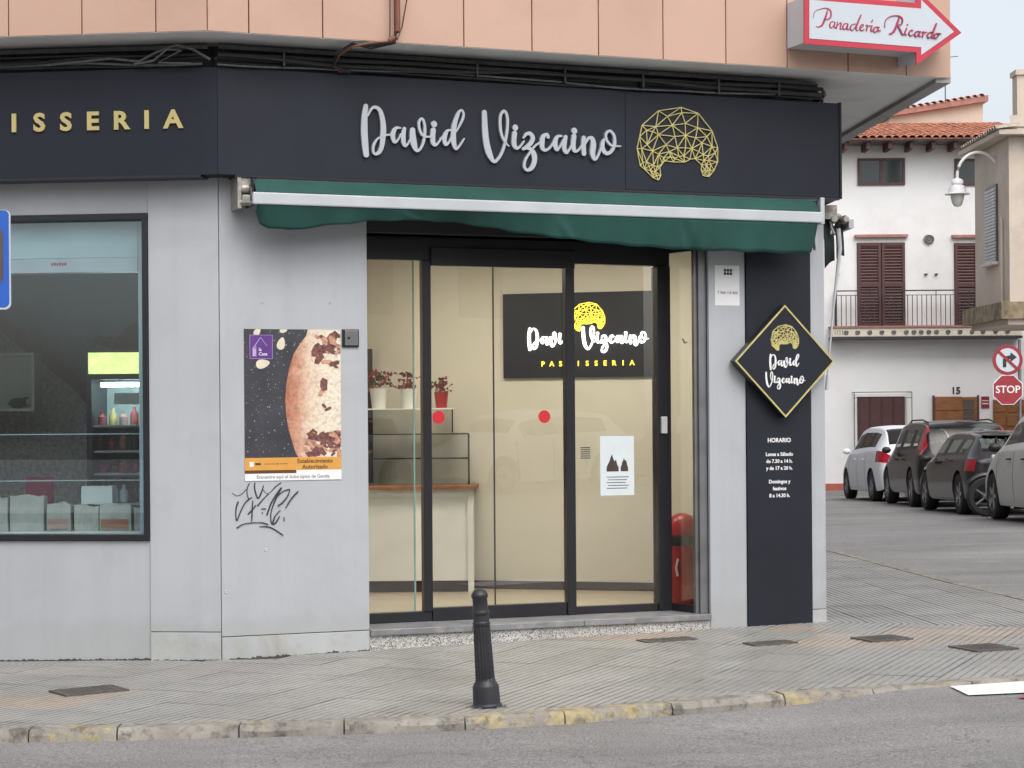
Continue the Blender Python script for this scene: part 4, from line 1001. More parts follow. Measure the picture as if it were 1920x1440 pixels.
# ------------------------------------------------------------------ cables and conduit under the soffit
cab = Thing('cable_bundle', 'sagging black cable bundle running along the top of the fascia', 'cables', MF, (0, -.1, 3.57))
random.seed(5)
for k in range(9):
    z0 = 3.595 + .014 * (k % 5) + random.uniform(-.008, .008); w0 = -.20 + .022 * (k % 4) - .012 * (k // 4)
    ph = random.uniform(0, 6); am = random.uniform(.006, .016)
    pts = []
    for i in range(29):
        t_ = i / 28; u = -.05 + 4.15 * t_
        pts.append((u, w0 + .006 * math.sin(7 * u + ph), z0 + am * math.sin(2.3 * u + ph) - am * .6 * abs(math.sin(3.7 * u + ph))))
    pts += [(4.14, w0 + .05, z0 - .01), (4.155, w0 + .14, z0 - .03)]
    cab.part('cable', MB().tube(pts, random.choice((.006, .008, .011, .013)), 6), 'cable' if k % 3 else 'cable_grey', smooth=True)
    pts = []
    for i in range(19):
        t_ = i / 18; u = -3.2 + 3.16 * t_
        pts.append((u, w0 + .006 * math.sin(7 * u + ph), z0 + am * math.sin(2.9 * u + ph) - am * .6 * abs(math.sin(4.1 * u))))
    cab.part('cable', MB().tube(pts, random.choice((.006, .008, .011)), 6).xf(L2M), 'cable' if k % 3 else 'cable_grey', smooth=True)
# loose loops by the corner
cab.part('cable', MB().tube([(-1.0, -.21, 3.60), (-.6, -.23, 3.625), (-.42, -.24, 3.60), (-.30, -.25, 3.655), (-.18, -.26, 3.69), (-.08, -.26, 3.66), (.02, -.24, 3.60)], .008, 6).xf(L2M), 'cable_grey', smooth=True)
cab.part('cable', MB().tube([(-.45, -.24, 3.585), (-.33, -.25, 3.60), (-.24, -.26, 3.665), (-.15, -.27, 3.655), (-.30, -.25, 3.59), (-.10, -.24, 3.58)], .007, 6).xf(L2M), 'cable_grey', smooth=True)
for u in (.35, 1.6, 2.2, 2.75, 3.3, 3.75):
    cab.part('cable_clip', MB().box(u, u + .012, -.235, -.14, 3.585, 3.675), 'cable')
cab.part('support_rail', MB().box(-.02, 4.1, -.12, -.09, 3.69, 3.715), 'cable_grey')
cab.part('support_rail', MB().box(-3.2, -.03, -.12, -.09, 3.69, 3.715).xf(L2M), 'cable_grey')
con = Thing('brown_conduit', 'rusty brown conduit with loose wires coming down the salmon cladding', 'conduit', MF, (1.0, W_O, 3.7))
con.part('pipe', MB().tube([(1.0, W_O - .03, 5.2), (1.0, W_O - .03, 3.85), (.998, W_O - .03, 3.79), (.985, W_O - .028, 3.755), (.95, W_O - .02, 3.735)], .017, 10), 'conduit', smooth=True)
con.part('wire', MB().tube([(.95, W_O - .03, 5.2), (.955, W_O - .03, 4.2), (.953, W_O - .02, 3.75)], .004, 5), 'cable')
con.part('wire', MB().tube([(1.09, W_O - .015, 5.2), (1.075, W_O - .02, 4.05), (1.03, W_O - .02, 3.82), (1.0, W_O - .02, 3.74)], .004, 5), 'cable')
for k in range(4):
    con.part('wire', MB().tube([(.99, W_O - .02, 3.735 - .004 * k), (.85, W_O - .02 + .02 * k, 3.715 - .008 * k), (.74, W_O + .06, 3.70 + .006 * k), (.68 - .01 * k, W_O + .12, 3.66), (.66, W_O + .2, 3.60), (.72 + .02 * k, W_O + .24, 3.575)], .0075, 6), 'cable' if k else 'conduit', smooth=True)

# ------------------------------------------------------------------ things inside the shop
cnt = Thing('shop_counter', 'white counter with wooden top inside the left door pane', 'counter', ID, (-.9, 15.35, FZ))
cnt.part('worktop', MB().box(-1.5, -.265, 15.22, 15.62, .905, .935), 'wood', bevel=.004)
cnt.part('body', MB().box(-1.5, -.30, 15.30, 15.60, FZ + .09, .904), 'white_paint')
cnt.part('corner_post', MB().box(-.345, -.300, 15.27, 15.299, FZ, .904), 'white_paint')
cnt.part('plinth', MB().box(-1.5, -.33, 15.34, 15.58, FZ, FZ + .089), 'brown_dark')
cnt.part('apron', MB().box(-1.5, -.346, 15.28, 15.299, .84, .904), 'white_paint')
gc = Thing('glass_display', 'framed glass display case standing on the counter', 'display case', ID, (-.85, 15.4, .935))
gf = MB()
for x in (-1.35, -.34):
    for y in (15.25, 15.50): gf.box(x, x + .008, y, y + .008, .936, 1.33)
for z in (1.322, 1.135):
    gf.box(-1.35, -.332, 15.25, 15.258, z, z + .008); gf.box(-1.35, -.332, 15.50, 15.508, z, z + .008); gf.box(-.34, -.332, 15.258, 15.50, z, z + .008)
gc.part('case_frame', gf, 'frame')
gc.part('pane', MB().box(-1.34, -.342, 15.252, 15.256, .94, 1.32), 'glass')
gc.part('shelf', MB().box(-1.34, -.342, 15.26, 15.50, 1.331, 1.337), 'glass')
gc.part('upper_pane', MB().box(-1.34, -.46, 15.262, 15.266, 1.338, 1.515), 'glass')
gc.part('top_board', MB().box(-1.35, -.45, 15.255, 15.50, 1.516, 1.526), 'white_paint')
for x_ in (-1.345, -.462): gc.part('tier_post', MB().box(x_, x_ + .01, 15.27, 15.28, 1.338, 1.515), 'frame')
def flower_pot(x, y, z, s, label, pot):
    t = Thing('flower_pot', label, 'flower pot', ID, (x, y, z), group='potted red flowers on the display')
    t.part('pot', MB().lathe([(.045 * s, 0), (.06 * s, .13 * s), (.064 * s, .135 * s), (.055 * s, .13 * s)], 16, (x, y, z)), pot, smooth=True)
    fl = MB(); lf = MB()
    for k in range(46):
        a, r_, h = random.uniform(0, 6.3), random.uniform(0, .10) * s, random.uniform(.14, .25) * s
        c = Vector((x + math.cos(a) * r_, y + math.sin(a) * r_, z + h)); q = random.uniform(.012, .022) * s
        for j in range(4):
            b = random.uniform(0, 6.3); e = Vector((math.cos(b), math.sin(b), random.uniform(-.6, .9))).normalized() * q; g2 = e.cross(Vector((.3, .8, .5))).normalized() * q * .6
            (fl if k % 4 else lf).add([c, c + e + g2, c + e * 1.3, c + e - g2], [(0, 1, 2, 3)])
    t.part('flowers', fl, 'flower_red'); t.part('leaves', lf, 'green_leaf')
flower_pot(-.545, 15.40, 1.5265, .92, 'red flowers in a red and white pot, rightmost of the three', 'red_plastic')
flower_pot(-.80, 15.42, 1.5265, 1.1, 'red flowers in a white pot behind the first mullion, middle of the three', 'white_paint')
flower_pot(-1.03, 15.40, 1.5265, 1.15, 'pink-red flowers in a white pot, leftmost of the three', 'white_paint')
shf = Thing('wall_shelf', 'dark brown display shelves with boxes behind the counter, by the left jamb', 'shelf', ID, (-1.35, 15.7, .935))
shf.part('back_panel', MB().box(-1.75, -1.10, 15.72, 15.76, .94, 2.0), 'brown_dark')
for z in (1.18, 1.42, 1.66): shf.part('board', MB().box(-1.75, -1.10, 15.52, 15.719, z, z + .02), 'wood')
for k in range(6): shf.part('box', MB().box(-1.34 + .1 * (k % 2), -1.26 + .1 * (k % 2), 15.56, 15.66, 1.201 + .24 * (k // 2) - (.0 if k // 2 < 3 else 0), 1.30 + .24 * (k // 2)), ('paper', 'red_plastic', 'reflected_blue')[k % 3])
bn = Thing('red_bin', 'red bin with domed lid and dark band behind the return pane', 'bin', ID, (1.235, 14.25, .118))
bx_, by_ = 1.205, 14.15
bn.part('body', MB().lathe([(.085, .112), (.10, .13), (.115, .50), (.115, .53)], 24, (bx_, by_, 0)), 'red_plastic', smooth=True)
bn.part('band', MB().lathe([(.118, .531), (.12, .54), (.12, .60), (.118, .605)], 24, (bx_, by_, 0)), 'black_trim', smooth=True)
bn.part('domed_lid', MB().lathe([(.118, .606), (.116, .64), (.10, .70), (.07, .74), (.03, .758), (.005, .76)], 24, (bx_, by_, 0)), 'red_plastic', smooth=True)
sm_ = Matrix.Translation((bx_, by_, 0))
bn.part('white_mark', MB().tube([(bx_ - .045, by_ - .112, .32), (bx_ - .055, by_ - .11, .38), (bx_ - .04, by_ - .116, .44)], .008, 5), 'white_print')
# left window
frg = Thing('drinks_fridge', 'lit drinks fridge with glowing yellow header inside the left window', 'fridge', ID, (-2.7, 14.2, FZ))
frg.part('cabinet', MB().box(-2.99, -2.955, 14.0, 14.6, FZ, 1.95).box(-2.40, -2.365, 14.0, 14.6, FZ, 1.95).box(-2.955, -2.40, 14.55, 14.6, FZ, 1.95).box(-2.955, -2.40, 14.0, 14.55, FZ, .55).box(-2.955, -2.40, 14.0, 14.55, 1.735, 1.95), 'frame')
frg.part('lit_header', MB().box(-2.975, -2.38, 13.985, 13.999, 1.775, 1.925), 'em_fridge', bevel=.004)
frg.part('light_tube', MB().tube([(-2.90, 14.06, 1.70), (-2.42, 14.06, 1.70)], .014, 8), 'em_tube')
frg.part('back_lining', MB().box(-2.954, -2.401, 14.53, 14.549, .551, 1.734), 'pale_cyan')
frg.part('price_card', MB().box(-2.80, -2.45, 14.02, 14.03, 1.56, 1.64), 'white_paint')
for z in (1.40, 1.22, 1.06, .85): frg.part('shelf', MB().box(-2.954, -2.401, 14.05, 14.52, z, z + .015), 'white_metal')
random.seed(21)
for (z, hh0, mats) in ((1.416, .12, ('flower_red', 'em_fridge', 'pale_pink')), (1.236, .12, ('brown_dark', 'maroon', 'wood')), (1.076, .11, ('maroon', 'brown_dark', 'maroon')), (.866, .13, ('brown_dark', 'reflected_blue', 'paper'))):
    for k in range(7):
        hh = hh0 * random.uniform(.7, 1.15); x = -2.92 + k * .075
        mt = mats[k % 3] if mats[k % 3] != 'em_fridge' else 'letter_gold'
        frg.part('bottle', MB().lathe([(.028, 0), (.030, .01), (.030, hh * .6), (.012, hh * .8), (.012, hh)], 10, (x + random.uniform(-.012, .012), 14.16 + .05 * (k % 2), z + .0005)), mt, smooth=True)
bsk = MB().lathe([(.16, 0), (.21, .05), (.20, .07), (.13, .12), (.08, .17), (.03, .19)], 18, (-2.66, 14.25, 1.951))
bsk.tube([(-2.80, 14.2, 1.99), (-2.93, 14.15, 2.02), (-3.0, 14.1, 2.0)], [.05, .03, .01], 8)
single('dark_basket', bsk, 'brown_dark', 'dark lidded basket on top of the lit fridge', 'basket', o=(-2.66, 14.25, 1.951), smooth=True)
cbn = Thing('wall_cabinet', 'cream open cabinet with a dark ornament at the left picture edge', 'cabinet', ID, (-3.6, 14.4, 1.5))
cbn.part('carcass', MB().box(-3.95, -3.43, 14.30, 14.5, 1.92, 1.94).box(-3.95, -3.43, 14.30, 14.5, 1.52, 1.54).box(-3.45, -3.43, 14.30, 14.5, 1.541, 1.919).box(-3.95, -3.452, 14.48, 14.5, 1.541, 1.919), 'cream')
cbn.part('ornament', MB().lathe([(.02, 0), (.07, .03), (.05, .06), (.01, .075)], 12, (-3.56, 14.34, 1.541)).tube([(-3.56, 14.34, 1.58), (-3.48, 14.32, 1.62)], [.03, .005], 6), 'brown_dark', smooth=True)
dch = Thing('dark_chair', 'dark chair back low in the left window', 'chair', ID, (-3.3, 13.95, FZ))
dch.part('backrest', MB().box(-3.40, -3.21, 13.9, 13.93, .72, 1.06), 'maroon', bevel=.006)
dch.part('seat', MB().box(-3.42, -3.19, 13.6, 13.93, .52, .56), 'brown_dark')
for sx in (-3.41, -3.22):
    for sy in (13.62, 13.89): dch.part('leg', MB().box(sx, sx + .03, sy, sy + .03, FZ, .519), 'brown_dark')
for z, lab in ((1.355, 'upper'), (1.055, 'lower')):
    sh = Thing('glass_shelf', f'{lab} of two thin glass shelves across the left window', 'shelf', ID, (-3.0, 12.95, z), group='glass shelves in the window')
    sh.part('board', MB().box(-4.2, -2.3, 12.90, 13.08, z, z + .006), 'glass')
    sh.part('bright_edge', MB().box(-4.2, -2.3, 12.895, 12.8995, z, z + .006), 'pale_cyan')
wb = single('white_carton', MB().box(-2.80, -2.60, 12.93, 13.05, 1.0625 - .16, 1.0625 - .045), 'white_paint', 'small white carton below the glass shelf in front of the fridge', 'carton', o=(-2.7, 13, .90))
random.seed(9); x = -3.42
labs = ['leftmost white paper pack, cut by the picture edge', 'tall white paper pack second from the left', 'low pack with a pinkish lower half in the window row', 'square white pack in the middle of the window row', 'wide white pack with a brown lower label in the window row', 'small pale pack at the right end of the window row']
for k, (px0, px1, h) in enumerate(((-3.43, -3.20, .215), (-3.195, -2.975, .225), (-2.955, -2.80, .175), (-2.785, -2.625, .160), (-2.62, -2.415, .165), (-2.405, -2.26, .135))):
    t = Thing('paper_pack', labs[k], 'paper pack', ID, (px0, 12.58, .742), group='paper packs along the window ledge')
    y0 = 12.62 + .02 * (k % 2) + .03 * (2 - k * .3) * .3
    n_ = 6; mb = MB(); vs = []
    for i in range(n_ + 1):
        tt = i / n_; xx = px0 + (px1 - px0 - .006) * tt
        hh = h + random.uniform(-.012, .012) + .01 * math.sin(tt * 3.1)
        vs += [(xx, y0, .743), (xx, y0 - .004 + random.uniform(-.006, .006), .743 + h * .5), (xx, y0 + .006, .743 + hh), (xx, y0 + .11, .743 + hh - .01), (xx, y0 + .12, .743)]
    fs = [(i * 5 + q, i * 5 + q + 1, i * 5 + 6 + q, i * 5 + 5 + q) for i in range(n_) for q in range(4)] + [(0, 1, 2, 3, 4), tuple(n_ * 5 + q for q in (4, 3, 2, 1, 0))]
    mb.add(vs, fs); t.part('wrapper', mb, 'bread_paper')
    if k in (2, 4): t.part('label', MB().box(px0 + .01, px1 - .02, y0 - .013, y0 - .011, .76, .76 + h * .35), 'wood' if k == 4 else 'pale_pink')

# ------------------------------------------------------------------ bollard and blue sign at the kerb
bl = Thing('bollard', 'black fluted iron bollard leaning left at the kerb', 'bollard', Matrix.Translation((-.135, 9.93, gz(-.135, 9.93) - .004)) @ Matrix.Rotation(R_(-3.4), 4, 'Y'))
bp = [(0.0000, 0), (0.0751, 0), (0.0773, .012), (0.0684, .022), (0.0662, .105), (0.0640, .112), (0.0552, .126), (0.0508, .134)]
bl.part('base', MB().lathe(bp[1:], 28), 'iron', smooth=True)
bl.part('fluted_shaft', MB().lathe([(0.0497, .1345), (0.0486, .145), (0.0447, .30), (0.0420, .405), (0.0425, .410)], 36, flute=.09, fl_range=(1, 3)), 'iron', smooth=False)
bl.part('collar', MB().lathe([(0.0420, .4105), (0.0447, .416), (0.0447, .424), (0.0397, .43), (0.0397, .462), (0.0447, .468), (0.0447, .478), (0.0397, .484)], 28), 'iron', smooth=True)
bl.part('head', MB().lathe([(0.0392, .4845), (0.0375, .50), (0.0375, .545), (0.0420, .552), (0.0425, .562), (0.0397, .570), (0.0309, .583), (0.0155, .592), (0.0033, .594)], 28), 'iron', smooth=True)
dirt = MB(); random.seed(4)
for k in range(26):
    a = random.uniform(0, 6.28); r0 = random.uniform(.05, .085); x, y = -.135 + math.cos(a) * r0 * 1.3, 9.93 + math.sin(a) * r0; s_ = random.uniform(.006, .014)
    dirt.add([(x - s_, y, gz(x, y) + .001), (x, y - s_, gz(x, y) + .001), (x + s_, y, gz(x, y) + .001), (x, y + s_, gz(x, y) + .001), (x, y, gz(x, y) + .009)], [(0, 1, 4), (1, 2, 4), (2, 3, 4), (3, 0, 4)])
dd_ = struct('soil_crumbs', dirt, 'tile_bed', kind='stuff')
dd_['label'] = 'crumbled soil around the foot of the bollard'; dd_['category'] = 'soil'

bs = Thing('blue_road_sign', 'blue rectangular road sign cut by the left picture edge', 'road sign', Matrix.Translation((-2.76, 10.0, gz(-2.76, 10))))
zz = -gz(-2.76, 10)
bs.part('pole', MB().lathe([(.03, -.02), (.03, 2.62)], 14, (0, .03, 0)), 'metal_grey', smooth=True)
def rrect(x0, x1, z0, z1, r, y0, y1):
    pts = []
    for cx_, cz_, a0 in ((x1 - r, z0 + r, -90), (x1 - r, z1 - r, 0), (x0 + r, z1 - r, 90), (x0 + r, z0 + r, 180)):
        for k in range(5): pts.append((cx_ + r * math.cos(R_(a0 + 22.5 * k)), cz_ + r * math.sin(R_(a0 + 22.5 * k))))
    return MB().prism_xz(pts, y0, y1)
bs.part('plate', rrect(-.25, .25, 2.0 + zz, 2.5 + zz, .03, -.012, -.001), 'sign_white')
bs.part('blue_face', rrect(-.24, .243, 2.012 + zz, 2.498 + zz, .025, -.0145, -.0125), 'blue_sign')
bs.part('pictogram', rrect(-.19, .215, 2.12 + zz, 2.42 + zz, .05, -.0165, -.015), 'brown_window')

# ------------------------------------------------------------------ white house at the end of the side street
HY = 50.0
HG = gz(10, HY) + .03
wh = Thing('white_house', 'white three-storey house with brown shutters, balcony and terracotta roof', 'house', ID, (11, HY, HG))
def H(name, mb, mat, parent=None, **k): return wh.part(name, mb, mat, parent=parent, **k)
H('wall', MB().box(7.3, 16.0, HY, HY + 9, HG - .5, 8.45), 'white_wall')
H('skirting', MB().box(7.3, 16.0, HY - .03, HY - .001, HG - .2, HG + .13), 'brick_red')
def window2(x0, x1, z0, z1):
    w = H('window', MB().box(x0, x1, HY - .01, HY - .002, z0, z1), 'brown_window')
    fr_ = MB().box(x0, x1, HY - .05, HY - .011, z1 - .06, z1).box(x0, x1, HY - .05, HY - .011, z0, z0 + .06).box(x0, x0 + .06, HY - .05, HY - .011, z0 + .06, z1 - .06).box(x1 - .06, x1, HY - .05, HY - .011, z0 + .06, z1 - .06).box((x0 + x1) / 2 - .04, (x0 + x1) / 2 + .04, HY - .05, HY - .011, z0 + .06, z1 - .06)
    H('sash', fr_, 'brown_shutter', w)
    for a, b in ((x0 + .061, (x0 + x1) / 2 - .041), ((x0 + x1) / 2 + .041, x1 - .061)):
        H('pane', MB().box(a, b, HY - .03, HY - .025, z0 + .061, z1 - .061), 'car_glass', w)
window2(8.722, 9.91, 7.28, 7.955); window2(11.155, 12.34, 7.25, 7.925)
def shutter(x0, x1, z0, z1):
    n_ = 2; wd = (x1 - x0) / n_
    w = H('shutter_door', MB().box(x0, x1, HY - .012, HY - .002, z0, z1), 'brown_shutter')
    for k in range(n_):
        a, b = x0 + wd * k + .012, x0 + wd * (k + 1) - .012
        sl = MB().box(a, a + .07, HY - .07, HY - .013, z0, z1).box(b - .07, b, HY - .07, HY - .013, z0, z1).box(a + .07, b - .07, HY - .07, HY - .013, z1 - .08, z1).box(a + .07, b - .07, HY - .07, HY - .013, z0, z0 + .1).box(a + .07, b - .07, HY - .07, HY - .013, (z0 + z1) / 2 - .05, (z0 + z1) / 2 + .05)
        z = z0 + .12
        while z < z1 - .11:
            sl.add([(a + .07, HY - .062, z), (b - .07, HY - .062, z), (b - .07, HY - .022, z + .058), (a + .07, HY - .022, z + .058)], [(0, 1, 2, 3)]); z += .075
        H('shutter_leaf', sl, 'brown_shutter', w)
    H('drip_moulding', MB().box(x0 - .06, x1 + .06, HY - .12, HY - .002, z1 + .13, z1 + .20), 'terracotta_trim')
shutter(8.692, 9.90, 3.72, 5.835); shutter(11.13, 12.33, 3.70, 5.81)
H('round_vent', MB().lathe([(.13, 0), (.13, -.05), (.10, -.06), (.09, -.03), (.05, -.03), (.04, -.05), (.01, -.05)], 20, (10.50, HY - .001, 5.92), 'y'), 'metal_grey', smooth=True)
for x in (8.20, 10.42, 10.68): H('wall_hook', MB().box(x - .035, x + .035, HY - .06, HY - .002, 5.02, 5.05), 'rail')
# balcony
bal = H('balcony_slab', MB().box(7.99, 12.70, HY - .45, HY - .001, 3.46, 3.68), 'cream_stone', bevel=.01)
H('slab_edge', MB().box(7.96, 12.72, HY - .48, HY - .001, 3.681, 3.73), 'terracotta_trim', bal)
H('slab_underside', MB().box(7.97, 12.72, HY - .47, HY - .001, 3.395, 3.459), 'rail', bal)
for x in (8.33, 8.62, 8.92, 9.22, 9.52, 9.83, 10.02, 10.20, 10.39, 10.58, 10.87, 11.17, 11.47, 11.74, 12.05, 12.35):
    H('rosette', MB().lathe([(.062, 0), (.06, -.015), (.045, -.02), (.035, -.006), (.02, -.006), (.012, -.012)], 12, (x, HY - .4505, 3.57), 'y'), 'metal_grey', bal)
for x in (8.05, 8.11, 8.17, 8.23): H('slot_mark', MB().box(x, x + .018, HY - .456, HY - .451, 3.51, 3.63), 'metal_grey', bal)
ry = HY - .40
H('hand_rail', MB().box(8.10, 12.6, ry - .02, ry + .02, 4.59, 4.62).box(8.10, 12.6, ry - .01, ry + .01, 4.485, 4.50).box(8.10, 8.14, ry + .021, HY - .01, 4.59, 4.62).box(8.11, 8.13, ry + .011, HY - .01, 4.485, 4.50), 'rail', bal)
x = 8.10; k = 0
while x < 12.5:
    H('baluster', MB().box(x, x + .018, ry - .009, ry + .009, 3.731, 4.484 if k % 7 else 4.589), 'rail', bal); x += .118; k += 1
for q in range(3): H('baluster', MB().box(8.11, 8.128, ry + .11 * (q + 1), ry + .11 * (q + 1) + .018, 3.731, 4.484), 'rail', bal)
# ground floor: grilled window, two doors
gw = H('grilled_window', MB().box(8.66, 9.86, HY - .012, HY - .002, -.1, 1.97), 'brown_window')
H('window_surround', MB().box(8.58, 8.659, HY - .06, HY - .002, -.1, 2.05).box(9.861, 9.94, HY - .06, HY - .002, -.1, 2.05).box(8.66, 9.86, HY - .06, HY - .002, 1.971, 2.05), 'white_paint', gw)
for k in range(4):
    a = 8.68 + k * .295; H('shutter_leaf', MB().box(a, a + .28, HY - .04, HY - .013, -.1, 1.95).box(a + .03, a + .05, HY - .05, HY - .041, -.1, 1.95), 'brown_shutter', gw)
gx = [8.545 + .36 * i for i in range(5)]
H('grille_frame', MB().box(8.545, 9.995, HY - .30, HY - .28, 2.07, 2.09).box(8.545, 9.995, HY - .30, HY - .28, 1.93, 1.945).box(8.545, 8.56, HY - .30, HY - .28, -.1, 2.069).box(9.98, 9.995, HY - .30, HY - .28, -.1, 2.069).box(8.545, 8.56, HY - .279, HY - .002, 2.07, 2.09).box(9.98, 9.995, HY - .279, HY - .002, 2.07, 2.09), 'rail', gw)
for xx in (8.69, 9.83): H('grille_bar', MB().box(xx, xx + .014, HY - .297, HY - .283, -.1, 1.93), 'rail', gw)
dr = H('oak_door', MB().box(10.605, 11.68, HY - .05, HY - .002, HG, 1.945), 'oak')
H('door_frame', MB().box(10.56, 10.604, HY - .07, HY - .002, HG, 1.99).box(11.681, 11.72, HY - .07, HY - .002, HG, 1.99), 'brown_shutter', dr)
H('side_light', MB().box(11.33, 11.60, HY - .06, HY - .051, .2, 1.88), 'brown_window', dr)
for q in range(7): H('louvre', MB().box(11.34, 11.59, HY - .068, HY - .061, .45 + q * .2, .47 + q * .2), 'metal_grey', dr)
for q in range(6): H('door_board', MB().box(10.63, 11.29, HY - .066, HY - .051, HG + .1 + q * .37, HG + .44 + q * .37), 'oak', dr)
d2 = H('oak_door', MB().box(12.08, 13.3, HY - .05, HY - .002, HG, 1.87), 'oak')
for q in range(6):
    for r_ in range(4): H('door_panel', MB().box(12.13 + r_ * .29, 12.38 + r_ * .29, HY - .064, HY - .051, HG + .1 + q * .36, HG + .40 + q * .36), 'oak', d2)
H('name_plate', MB().box(11.79, 11.985, HY - .02, HY - .002, 1.665, 1.955), 'road_red')
H('plate_lines', MB().box(11.81, 11.965, HY - .024, HY - .021, 1.76, 1.79).box(11.81, 11.965, HY - .024, HY - .021, 1.84, 1.86), 'white_print')
H('house_number', text_mb('15', .24, 11.15, HY - .003, 2.10, .01, .03), 'rail')
H('meter_box', MB().box(9.98, 10.25, HY - .02, HY - .002, .55, .85), 'white_paint')
# eaves and roof
for k in range(13):
    x = 7.2 + k * .54
    H('eave_rafter', MB().prism_xz([(x, 8.10), (x + .10, 8.10), (x + .10, 8.27), (x, 8.27)], HY - .75, HY - .001).add([], []), 'brown_shutter')
H('eave_board', MB().box(7.1, 16.2, HY - .85, HY + .2, 8.275, 8.31), 'brown_window')
RP = math.atan2(.85, 3.6)
RT = Matrix.Translation((0, HY - .9, 8.30)) @ Matrix.Rotation(RP, 4, 'X')
roof = H('roof', MB().box(7.1, 13.2, 0, 3.9, .0, .04).xf(RT), 'terracotta_trim')
def half_tile(l, r0, r1, n=5):
    mb = MB(); vs = []; 
    for (y, r) in ((0, r0), (l, r1)):
        for k in range(n + 1):
            a = math.pi * k / n; vs.append((r * math.cos(a), y, r * math.sin(a) * .8))
    for (y, r) in ((0, r0 - .014), (l, r1 - .014)):
        for k in range(n + 1):
            a = math.pi * k / n; vs.append((r * math.cos(a), y, r * math.sin(a) * .8))
    m_ = n + 1
    fs = [(k, k + 1, m_ + k + 1, m_ + k) for k in range(n)] + [(2 * m_ + k, k, k + 1, 2 * m_ + k + 1)[::-1] for k in range(n)]
    return mb.add(vs, fs)
tme = mesh_obj('roof_tile', half_tile(.44, .095, .078), 'terracotta', None, smooth=True)
tile_data = tme.data; bpy.data.objects.remove(tme)
rinv = wh.e.matrix_world.inverted()
random.seed(2); cnt_ = 0
for i in range(26):
    for j in range(11):
        x = 7.95 + i * .196; y = -.05 + j * .345
        o = bpy.data.objects.new('roof_tile', tile_data); COL.objects.link(o); o.parent = roof
        o.matrix_basis = Matrix.Translation(-wh.o) @ RT @ Matrix.Translation((x + random.uniform(-.008, .008), y + random.uniform(-.015, .015), .045 + .002 * (j % 2))) @ Matrix.Rotation(random.uniform(-.03, .03), 4, 'Z') @ Matrix.Rotation(-.05, 4, 'X')
        cnt_ += 1
pm_ = MB()
for i in range(30):
    x = 7.18 + i * .196
    if x < 7.85:
        for j in range(11): pm_.add(*[(lambda q: (q.v, q.f))(half_tile(.44, .095, .078).xf(Matrix.Translation((x, -.05 + j * .345, .046))))][0])
rr_ = H('far_roof_tiles', pm_.xf(RT), 'terracotta', roof); rr_['kind'] = 'stuff'
# little penthouse above the roof
pe = H('penthouse', MB().prism_xz([(9.9, 8.7), (12.55, 8.7), (12.55, 9.78), (10.1, 9.42)], HY + 2.8, HY + 5), 'beige')
H('penthouse_coping', MB().prism_xz([(10.0, 9.40), (12.65, 9.79), (12.65, 9.95), (10.0, 9.54)], HY + 2.6, HY + 5.1), 'terracotta_trim', pe)
for q in range(14): H('coping_tile', half_tile(.3, .085, .075).xf(Matrix.Translation((10.12 + q * .18, HY + 2.55, 9.56 + q * .0275))), 'terracotta', pe)
H('aerial', MB().tube([(11.6, HY + 3, 9.6), (11.6, HY + 3, 11.2)], .015, 5).tube([(11.45, HY + 3, 11.0), (11.95, HY + 3, 11.05)], .01, 5), 'rail')

# ------------------------------------------------------------------ beige house with the projecting upper floor
BB = Thing('beige_house', 'weathered beige house whose upper floor juts out on the right', 'house', ID, (13, 44, gz(9, 43)))
nX, nY, fX, fY = 10.53, 42.0, 10.50, 45.0
BB.part('wall', MB().prism_xy([(nX, nY), (22, nY - .4), (22, fY), (fX, fY)], 3.86, 7.35), 'beige')
BB.part('mouldy_ledge', MB().prism_xy([(nX - .22, nY - .15), (22, nY - .6), (22, fY), (fX - .3, fY)], 3.50, 3.858), 'stain')
BB.part('ledge_base', MB().prism_xy([(nX - .06, nY - .05), (22, nY - .5), (22, fY), (fX - .1, fY)], 3.38, 3.498), 'beige')
BB.part('corner_band', MB().prism_xy([(nX - .015, nY - .03), (nX + .25, nY - .04), (nX + .25, nY + .2), (nX - .02, nY + .3)], 3.86, 7.35), 'beige')
BB.part('ground_wall', MB().prism_xy([(12.4, 41.9), (22, 41.6), (22, 45.0), (12.2, 45.0)], -1, 3.379), 'beige')
bw = BB.part('window', MB().box(nX - .05, nX - .018, 42.95, 43.95, 4.80, 6.47), 'brown_window')
BB.part('roller_slats', (lambda mb: [mb.box(nX - .075, nX - .051, 43.0, 43.9, 4.82 + i * .072, 4.878 + i * .072) for i in range(22)] and mb)(MB()), 'white_metal', parent=bw)
BB.part('window_sill', MB().box(nX - .16, nX - .02, 42.9, 44.0, 4.73, 4.795), 'cream_stone', parent=bw)
BB.part('wall_pipe', MB().tube([(nX - .05, 42.5, 3.9), (nX - .05, 42.5, 5.7)], .03, 6), 'beige')
BB.part('cornice', MB().prism_xy([(nX - .28, nY - .3), (22, nY - .7), (22, fY + .2), (fX - .32, fY + .2)], 7.36, 7.46), 'beige')
random.seed(6); yy = nY - .25
while yy < fY + .1:
    BB.part('eave_tile', half_tile(.5, .10, .09).xf(Matrix.Translation((nX - .36, yy, 7.47)) @ Matrix.Rotation(R_(-90), 4, 'Z') @ Matrix.Rotation(.12, 4, 'X')), 'aged_tile'); yy += .21
BB.part('parapet', MB().prism_xy([(nX + .02, nY), (22, nY - .3), (22, nY + .2), (nX + .1, nY + .2)], 7.56, 7.80), 'beige')
BB.part('chimney', MB().box(10.86, 11.15, 42.6, 43.0, 7.46, 8.75).box(10.82, 11.2, 42.55, 43.05, 8.751, 8.86), 'beige')

